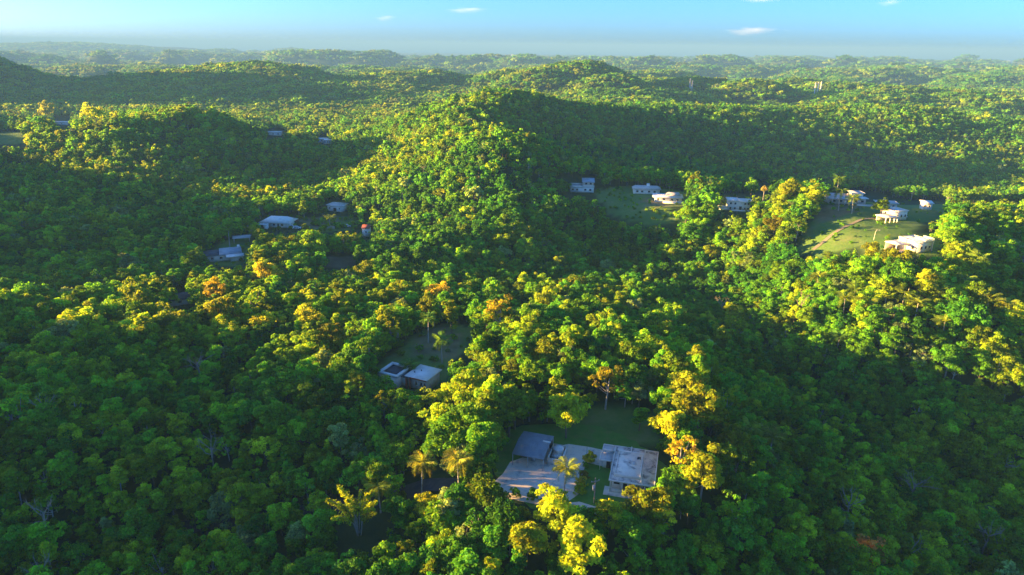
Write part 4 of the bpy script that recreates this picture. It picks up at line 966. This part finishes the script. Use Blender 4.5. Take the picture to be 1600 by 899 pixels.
bx(t, "wall", -4.6, 4.6, 0.3, 7, -1.2, 3.4, WHITE); slab_roof(t, -5.2, 5.2, -0.3, 7.6, 3.4, GREYR, rim=0.05); bx(t, "doorway", -0.9, 1.0, 0.24, 0.34, 0.2, 2.2, DARK)
for x in (-3.2, 3.0): win_front(t, x, 1.9, 1.0, 0.9, 0.28)
t = flat_house('redtop', "tiny white hut with red roof among the trees", 0, "hut", "hut")
bx(t, "wall", -1.8, 1.8, 0, 3, -1.0, 4.2, WHITE); MB().hexa([(-2.1, -0.4, 4.2), (2.1, -0.4, 4.2), (2.1, 3.4, 5.2), (-2.1, 3.4, 5.2), (-2.1, -0.4, 4.35), (2.1, -0.4, 4.35), (2.1, 3.4, 5.35), (-2.1, 3.4, 5.35)]).build("roof", RED, t); win_front(t, 0.1, 2.4, 0.9, 1.1, -0.02)
# yard things by the left houses
def car(u, v, rz, mat, label):
    p = hit(u, v); t = thing("parked_car", label, "car", tuple(p), rz)
    m = MB(); m.hexa([(-2.1, -.85, .35), (2.1, -.85, .35), (2.1, .85, .35), (-2.1, .85, .35), (-2.05, -.8, .85), (2.05, -.8, .8), (2.05, .8, .8), (-2.05, .8, .85)]); m.hexa([(-1.7, -.78, .852), (1.0, -.78, .852), (1.0, .78, .852), (-1.7, .78, .852), (-1.2, -.65, 1.45), (0.4, -.65, 1.45), (0.4, .65, 1.45), (-1.2, .65, 1.45)]); m.build("body", mat, t)
    for s_ in (-1, 1): MB().hexa([(-1.35, s_ * .76 - .03, .92), (0.8, s_ * .76 - .03, .92), (0.8, s_ * .76 + .03, .92), (-1.35, s_ * .76 + .03, .92), (-1.05, s_ * .69 - .03, 1.38), (0.4, s_ * .69 - .03, 1.38), (0.4, s_ * .69 + .03, 1.38), (-1.05, s_ * .69 + .03, 1.38)]).build("side_window", GLASS, t)
    for x in (-1.35, 1.35):
        for y in (-.8, .8): w = MB().tube([(x, y - .1, .33), (x, y + .1, .33)], [.33, .33], 12); w.add([w.v[i] for i in range(12)], [tuple([0, i + 1, i]) for i in range(1, 11)]); w.build("wheel", TAR, t)
    return t
car(456, 357, 0.3, WHITER, "white car parked left of two beside the hipped roof"); car(464, 358, 0.2, WHITER, "white car parked right of two beside the hipped roof"); car(461, 347, 0.5, RED, "reddish car parked behind the two white cars")
car(542, 356, 0.1, WHITER, "white car alone at the right end of the left yard")
p = hit(513, 357)
t = thing("sand_heap", "small heap of tan sand under the yard palm", "heap", tuple(p)); rg = np.random.default_rng(8)
m = MB(); ring = []
for j, (rr, zz) in enumerate(((3.2, -0.2), (2.2, 0.6), (1.1, 1.1))):
    for i in range(12): a = i / 12 * 6.283; q = rr * (1 + 0.15 * rg.normal()); m.v.append((q * math.cos(a) * 1.4, q * math.sin(a), zz))
m.v.append((0, 0, 1.3))
for j in range(2):
    for i in range(12): m.q.append([j * 12 + i, j * 12 + (i + 1) % 12, (j + 1) * 12 + (i + 1) % 12, (j + 1) * 12 + i]); m.qm.append(0)
for i in range(12): m.t.append([24 + i, 24 + (i + 1) % 12, 36]); m.tm.append(0)
m.build("mound", EARTH, t, True)

# houses on the right hand knoll
t = flat_house('twolevel', "two level white house with blue grey upper roof left of the meadow", -4)
bx(t, "lower_wall", -7, 6.4, 0.5, 8, -1, 3.0, WHITE); slab_roof(t, -7.4, 0.2, 0, 8.4, 3.0, GREYR, rim=0.5); bx(t, "upper_wall", 0.2, 6.2, 3.2, 8.4, 3.0, 5.8, CREAM)
MB().hexa([(-0.4, 1.4, 5.5), (6.8, 1.4, 5.5), (6.8, 9, 6.6), (-0.4, 9, 6.6), (-0.4, 1.4, 5.66), (6.8, 1.4, 5.66), (6.8, 9, 6.76), (-0.4, 9, 6.76)]).build("roof", BLUEM, t)
bx(t, "balcony_floor", 0.3, 6.6, 0.3, 3.1, 2.95, 3.15, GREYR); bx(t, "balcony_rail", 0.3, 6.6, 0.32, 0.42, 3.152, 4.0, WHITE); bx(t, "corner_post", 6.3, 6.5, 1.6, 1.8, 3.15, 5.5, RED)
for x in (-5.4, -3, 1.6, 4.4): win_front(t, x, 1.5, 1.3, 1.1, 0.48)
win_front(t, 2.0, 4.5, 1.4, 1.1, 3.18); win_front(t, 4.6, 4.5, 1.4, 1.1, 3.18)
t = flat_house('longgrey', "long low grey roofed house with a roof tank above the meadow", -7)
bx(t, "wall", -7.2, 7.2, 1, 8, -1, 2.7, WHITE); MB().hexa([(-8, 0.2, 2.6), (8, 0.2, 2.6), (8, 9, 2.6), (-8, 9, 2.6), (-6, 3.4, 3.9), (6, 3.4, 3.9), (6, 6, 3.9), (-6, 6, 3.9)]).build("roof", GREYR, t); cyl(t, "roof_tank", 1.0, 5.0, 3.8, 5.1, 0.9, WHITER, 10)
for x in (-5, -2.4, 1.4, 4.4): win_front(t, x, 1.4, 1.3, 1.1, 0.98)
t = flat_house('palewall', "pale roofed house with white garden wall at the meadow's right end", -9)
bx(t, "wall", -6.8, 7.2, 1, 8, -1, 2.7, WHITE); MB().hexa([(-8, 0, 2.6), (8, 0, 2.6), (8, 9, 2.9), (-8, 9, 2.9), (-8, 0, 2.78), (8, 0, 2.78), (8, 9, 3.08), (-8, 9, 3.08)]).build("roof", WHITER, t); MB().hexa([(-1, 3.5, 3.0), (7, 3.5, 3.0), (7, 9.5, 3.1), (-1, 9.5, 3.1), (0.5, 5.5, 4.3), (6, 5.5, 4.3), (6, 7.5, 4.3), (0.5, 7.5, 4.3)]).build("back_roof", GREYR, t)
bx(t, "garden_wall", -2.5, 9.2, -1.6, -1.4, -1.5, 1.2, WHITE)
for x in (-5, -2, 2.2, 5): win_front(t, x, 1.5, 1.3, 1.0, 0.98)
t = flat_house('storeyed', "white two storey house with a terrace, left of the dead palm", -10)
bx(t, "wall", -4.6, 6.2, 0.8, 8, -2, 4.6, WHITE); slab_roof(t, -5.2, 0.6, 0.2, 8.6, 4.6, WHITER, rim=0.06); slab_roof(t, 0.65, 7.0, 0.0, 8.4, 4.3, WHITER, rim=0.06, name="roof"); bx(t, "terrace", -9.0, -4.62, 0.4, 5.0, -2, 1.0, WHITE); bx(t, "terrace_rail", -9.0, -4.62, 0.38, 0.5, 1.003, 1.8, WHITE); bx(t, "retaining_wall", -3.0, 5.5, -1.8, -1.5, -3, 0.6, WHITE)
for x in (-3.4, -1.2, 3.6, 5.2):
    for z in (0.9, 3.3): win_front(t, x, z, 1.0, 1.1, 0.78)
door_front(t, 1.4, 1.2, 2.1, 0.78, -0.2)
t = flat_house('palmhouse', "long house with grey roof behind two palms on the knoll", -4)
bx(t, "wall", -8.4, 8.6, 1.5, 8.5, -1, 2.8, CREAM); MB().hexa([(-9.4, -0.6, 2.6), (2.0, -0.6, 2.6), (2.0, 9, 3.6), (-9.4, 9, 3.6), (-9.4, -0.6, 2.78), (2.0, -0.6, 2.78), (2.0, 9, 3.78), (-9.4, 9, 3.78)]).build("roof", GREYR, t)
bx(t, "upper_wall", 3.0, 8.4, 5, 10, 2.8, 4.6, WHITE); slab_roof(t, 2.4, 9.0, 4.4, 10.6, 4.6, GREYR, rim=0.05, name="upper_roof"); slab_roof(t, 2.05, 9.4, 0.4, 4.9, 2.8, WHITER, rim=0.05, name="front_roof")
for x in (-7.6, -4.4, -1.6): bx(t, "porch_post", x - .12, x + .12, -0.3, -0.06, -1, 2.6, WHITE)
for x in (-6, -3, 0.5, 4, 7): win_front(t, x, 1.4, 1.4, 1.1, 1.48)
win_front(t, 5.6, 3.8, 1.6, 0.9, 4.98)
bx(t, "garden_wall", 3.5, 11.5, -1.4, -1.15, -1.5, 0.5, WHITE)
t = flat_house('greyroof', "small bluish house with grey roof behind the two block house", -12)
bx(t, "wall", -4.2, 4.2, 0.6, 6, -1, 2.6, CREAM); slab_roof(t, -4.8, 4.8, 0, 6.6, 2.6, GREYR, rim=0.05)
for x in (-2.6, 0, 2.6): win_front(t, x, 1.4, 1.1, 1.0, 0.58)
t = flat_house('twoblock', "sunlit white two block house with low carport on the knoll", 18)
bx(t, "main_wall", -0.6, 6.6, 2.6, 9.5, -1.2, 3.9, WHITE); slab_roof(t, -0.9, 6.9, 2.3, 9.8, 3.9, ROOFC, rim=0.18, name="main_roof"); cyl(t, "roof_tank", 4.0, 7.5, 4.1, 4.9, 0.45, WHITER, 10)
slab_roof(t, -8.2, -0.95, -0.4, 5.6, 2.3, WHITER, rim=0.06, name="carport_roof"); bx(t, "carport_back_wall", -7.6, -0.65, 5.0, 5.2, -1.2, 2.3, WHITE)
for x, y in ((-7.8, -0.1), (-5.4, -0.1), (-3.0, -0.1), (-1.3, -0.1), (-7.8, 4.8)): bx(t, "carport_post", x - .18, x + .18, y - .18, y + .18, -1.2, 2.27, WHITE)
for x in (1.2, 3.4, 5.6): win_front(t, x, 1.8, 1.0, 1.3, 2.58)
win_side(t, 7.5, 2.4, 1.1, 1.1, -0.6); bx(t, "balcony", 6.62, 8.4, 3.6, 7.0, 0.8, 1.0, WHITE)
t = flat_house('smallwhite', "small white cabin at the right end of the knoll houses", -14, "cabin", "cabin")
bx(t, "wall", -2.1, 2.1, 0.4, 4, -1.5, 3.0, WHITE); MB().hexa([(-2.6, -0.3, 3.0), (2.6, -0.3, 3.0), (2.6, 4.5, 3.5), (-2.6, 4.5, 3.5), (-2.6, -0.3, 3.16), (2.6, -0.3, 3.16), (2.6, 4.5, 3.66), (-2.6, 4.5, 3.66)]).build("roof", WHITER, t)
for x in (-1, 1): win_front(t, x, 1.7, 0.9, 1.0, 0.38)
t = flat_house('glassrail', "bright white house with glass roof railing and open carport", 22)
bx(t, "wall", -0.6, 7.2, 0.4, 9.0, -1.5, 3.9, WHITE); slab_roof(t, -0.75, 7.35, 0.25, 9.15, 3.9, ROOFC, rim=0.12); bx(t, "side_block", -0.9, -0.62, 5.4, 8.8, -1.5, 4.4, WHITE)
bx(t, "carport_floor", -7.6, -0.92, 2.0, 9.0, -0.5, 0.05, CONC); slab_roof(t, -7.4, -0.94, 4.0, 9.4, 2.7, WHITER, rim=0.08, name="carport_roof"); bx(t, "carport_wall", -7.2, -0.95, 8.9, 9.1, 0.05, 2.7, CREAM)
for x, y in ((-7.1, 4.3),): bx(t, "carport_post", x - .15, x + .15, y - .15, y + .15, 0.05, 2.67, WHITE)
for x0, x1, y0, y1 in ((2.6, 7.3, 0.3, 0.36), (7.2, 7.26, 0.4, 5.0), (2.6, 2.66, 0.4, 5.0)): bx(t, "glass_rail", x0, x1, y0, y1, 4.22, 5.1, RAILGLASS)
bx(t, "corner_column", 6.7, 7.1, 0.22, 0.38, -1.5, 4.4, WHITE)
win_side(t, 2.6, 1.6, 1.2, 1.3, -0.6)
for x in (1.2, 3.4, 5.4): win_front(t, x, 1.8, 1.1, 1.2, 0.38)
# far houses in the valley behind
for u, v, w, lab in ((97, 196, 24, "distant long white roofed house in the valley at the left edge"), (427, 213, 16, "distant white roof left of the bright valley trees"), (503, 223, 10, "small distant white roof in the middle valley"), (512, 225, 7, "tiny distant white roof right of the small one"), (586, 277, 12, "bluish roof half hidden left of the bright spur")):
    p = hit(u, v); t = thing("far_house", lab, "house", tuple(p), 0.1, "far valley houses"); bx(t, "wall", -w / 2, w / 2, 0, 8, -2, 3.2, WHITE); bx(t, "roof", -w / 2 - .6, w / 2 + .6, -.6, 8.6, 3.2, 3.6, WHITER)
    for k in range(3): bx(t, "window", -w / 3 + k * w / 3 - .6, -w / 3 + k * w / 3 + .6, -.05, .02, 1.0, 2.2, DARK)
# tall pale poles and lattice mast on the far ridges
for i, u in enumerate((1271.5, 1276, 1280.5)):
    p = hit(u, 152 - i); t = thing("tall_pole", ["left of three tall pale poles on the far sunny ridge", "middle of three tall pale poles on the far sunny ridge", "right of three tall pale poles on the far sunny ridge"][i], "pole", tuple(p)); k = p[1] / 1066.0
    MB().tube([(0, 0, -2), (0, 0, 20 * k)], [1.0 * k, 0.75 * k], 8).build("shaft", PALEPOLE, t); MB().box(-1.6 * k, 1.6 * k, -.3, .3, 18.6 * k, 19.0 * k).build("crossarm", PALEPOLE, t)
for i, u in enumerate((1076.5, 1080)):
    p = hit(u, 150); t = thing("lattice_mast", ["left of two grey masts on the far ridge", "right of two grey masts on the far ridge"][i], "mast", tuple(p)); k = p[1] / 1066.0; hh = 22 * k
    for sx in (-1, 1):
        for sy in (-1, 1): MB().tube([(sx * 1.2 * k, sy * 1.2 * k, -2), (sx * .3 * k, sy * .3 * k, hh)], [.22 * k, .14 * k], 4).build("leg", STEEL, t)
    m = MB()
    for q in range(8):
        z0 = hh * q / 8; z1 = hh * (q + 1) / 8; w0 = (1.2 - .9 * q / 8) * k; w1 = (1.2 - .9 * (q + 1) / 8) * k
        m.tube([(-w0, -w0, z0), (w1, -w1, z1)], [.12 * k, .12 * k], 3); m.tube([(w0, w0, z0), (-w1, w1, z1)], [.12 * k, .12 * k], 3)
    m.build("bracing", STEEL, t)
# warehouses on the plain and the coast
rgw = random.Random(9); wl = []
for i in range(11): wl.append((1292 + i * 7.2 + rgw.uniform(-1, 1), 122 + rgw.uniform(-.8, .9) + i * 0.12, 3000, rgw.uniform(12, 22)))
for u, v, w in ((903, 88.5, 40), (916, 94.5, 70), (925, 95, 60), (948, 95, 50), (975, 93.5, 90), (990, 94, 60), (805, 83.5, 90), (1110, 90, 120), (1135, 90, 90), (1424, 96.5, 60), (1450, 96, 110), (1475, 96.5, 90), (1530, 95.5, 60), (1580, 96.5, 80), (755, 84, 60), (770, 92, 60), (593, 88, 40), (131, 100, 26)):
    wl.append((u, v, None, w))
far_order = sorted(range(11, len(wl)), key=lambda q: wl[q][0]); near_order = sorted(range(11), key=lambda q: wl[q][0])
ORDW = ["leftmost", "second", "third", "fourth", "fifth", "sixth", "seventh", "eighth", "ninth", "tenth", "eleventh", "twelfth", "thirteenth", "fourteenth", "fifteenth", "sixteenth", "seventeenth", "eighteenth"]
for i, (u, v, Y, w) in enumerate(wl):
    if Y is None:
        a = (86 + 68) / max(1e-3, -ray(u, v)[2] / ray(u, v)[1]); Y = min(a, 11500) if u > 400 else 2600
    p = pY(u, v, Y); g = tz(p[0], Y)
    rank = near_order.index(i) if i < 11 else far_order.index(i)
    o_ = ORDW[rank] + ("" if rank == 0 else " from left")
    t = thing("warehouse", (o_ + " white warehouse in the bright cluster on the right plain") if i < 11 else (o_ + " of the far white warehouses on the hazy coastal plain"), "warehouse", (p[0], Y, g), 0.05 * (i % 5), "white warehouses on the right plain" if i < 11 else "far coastal warehouses")
    hh = max(5, p[2] - g + 3) if i < 11 else max(6, 0.0013 * Y)
    if i >= 11: w *= 1.3
    bx(t, "wall", -w / 2, w / 2, 0, w * .8, -2, hh, WHITE); bx(t, "roof", -w / 2 - 1, w / 2 + 1, -1, w * .8 + 1, hh, hh + 1.0, WHITER)
qp = pY(1375, 95, 9200); m = MB(); rg = np.random.default_rng(2)
for j, (rr, zz) in enumerate(((1.0, -12), (0.72, 24), (0.4, 40))):
    for i in range(20): a = i / 20 * 6.283; q = rr * (1 + 0.12 * rg.normal()); m.v.append((330 * q * math.cos(a), 160 * q * math.sin(a), zz))
m.v.append((0, 0, 44))
for j in range(2):
    for i in range(20): m.q.append([j * 20 + i, j * 20 + (i + 1) % 20, (j + 1) * 20 + (i + 1) % 20, (j + 1) * 20 + i]); m.qm.append(0)
for i in range(20): m.t.append([40 + i, 40 + (i + 1) % 20, 60]); m.tm.append(0)
o = m.build("quarry_hill", QUARRY); o.location = (qp[0], 9200, tz(qp[0], 9200)); tag(o, kind="structure")

# ------------------------------------------------------------------ clouds (thin volumes above the haze)
CLOUD, nt, out = mat_new("cloud_vapour")
tc = N(nt, "ShaderNodeTexCoord"); nz = N(nt, "ShaderNodeTexNoise"); nz.inputs["Scale"].default_value = 1.6; nz.inputs["Detail"].default_value = 4
ln = N(nt, "ShaderNodeVectorMath", operation='LENGTH'); nt.links.new(tc.outputs["Object"], ln.inputs[0]); nt.links.new(tc.outputs["Object"], nz.inputs["Vector"])
s1 = N(nt, "ShaderNodeMath", operation='MULTIPLY_ADD'); nt.links.new(nz.outputs["Fac"], s1.inputs[0]); s1.inputs[1].default_value = 1.8; s1.inputs[2].default_value = -0.35
s2 = N(nt, "ShaderNodeMath", operation='SUBTRACT'); nt.links.new(s1.outputs[0], s2.inputs[0]); nt.links.new(ln.outputs["Value"], s2.inputs[1])
s3 = N(nt, "ShaderNodeMath", operation='MULTIPLY', use_clamp=False); nt.links.new(s2.outputs[0], s3.inputs[0]); s3.inputs[1].default_value = 0.0016
s4 = N(nt, "ShaderNodeMath", operation='MAXIMUM'); nt.links.new(s3.outputs[0], s4.inputs[0]); s4.inputs[1].default_value = 0.0
pv = N(nt, "ShaderNodeVolumePrincipled"); pv.inputs["Color"].default_value = (1, 1, 1, 1); nt.links.new(s4.outputs[0], pv.inputs["Density"]); nt.links.new(pv.outputs[0], out.inputs["Volume"])
for u, v, w, h, lab in ((603, 28, 34, 8, "small white wisp of cloud left of the top centre"), (731, 15.5, 62, 8, "long flat white cloud near the top centre"), (1175, 48, 74, 12, "low white cloud above the sea on the right"), (1391, 4, 34, 9, "faint cloud at the top edge on the right"), (1192, 0, 56, 6, "faint cloud cut by the top edge right of centre")):
    p = pY(u, v, 16000); k = 17000 / 1066.0; bm = bmesh.new(); bmesh.ops.create_icosphere(bm, subdivisions=3, radius=1.0)
    for vv in bm.verts: vv.co *= 1.0 + 0.12 * math.sin(5 * vv.co.x + u) * math.cos(4 * vv.co.z + v)
    me = bpy.data.meshes.new("cloud"); bm.to_mesh(me); bm.free(); me.materials.append(CLOUD)
    o = new_obj("cloud", me); o.location = tuple(p); o.scale = (w * k * 0.75, w * k * 0.4, h * k * 0.75); tag(o, lab, "cloud", "clouds")

# ------------------------------------------------------------------ haze
HAZE, nt, out = mat_new("evening_haze")
pv = N(nt, "ShaderNodeVolumePrincipled"); pv.inputs["Color"].default_value = (0.145, 0.33, 0.62, 1); pv.inputs["Density"].default_value = HAZE_DENSITY; pv.inputs["Anisotropy"].default_value = 0.0
nt.links.new(pv.outputs[0], out.inputs["Volume"])
zmax = float(max(GV[:, 2].max(), (ALL[:, 2] + 13.5 * ALL[:, 3]).max())) + 3
o = MB().box(-100000, 100000, -2000, 100000, SEA_Z - 20, max(96.0, zmax)).build("haze", HAZE); tag(o, "pale evening haze over the valleys", "haze", kind="stuff")
print("terrain max", GV[:, 2].max(), "min", GV[:, 2].min(), "trees", len(ALL), "haze top", max(96.0, zmax))
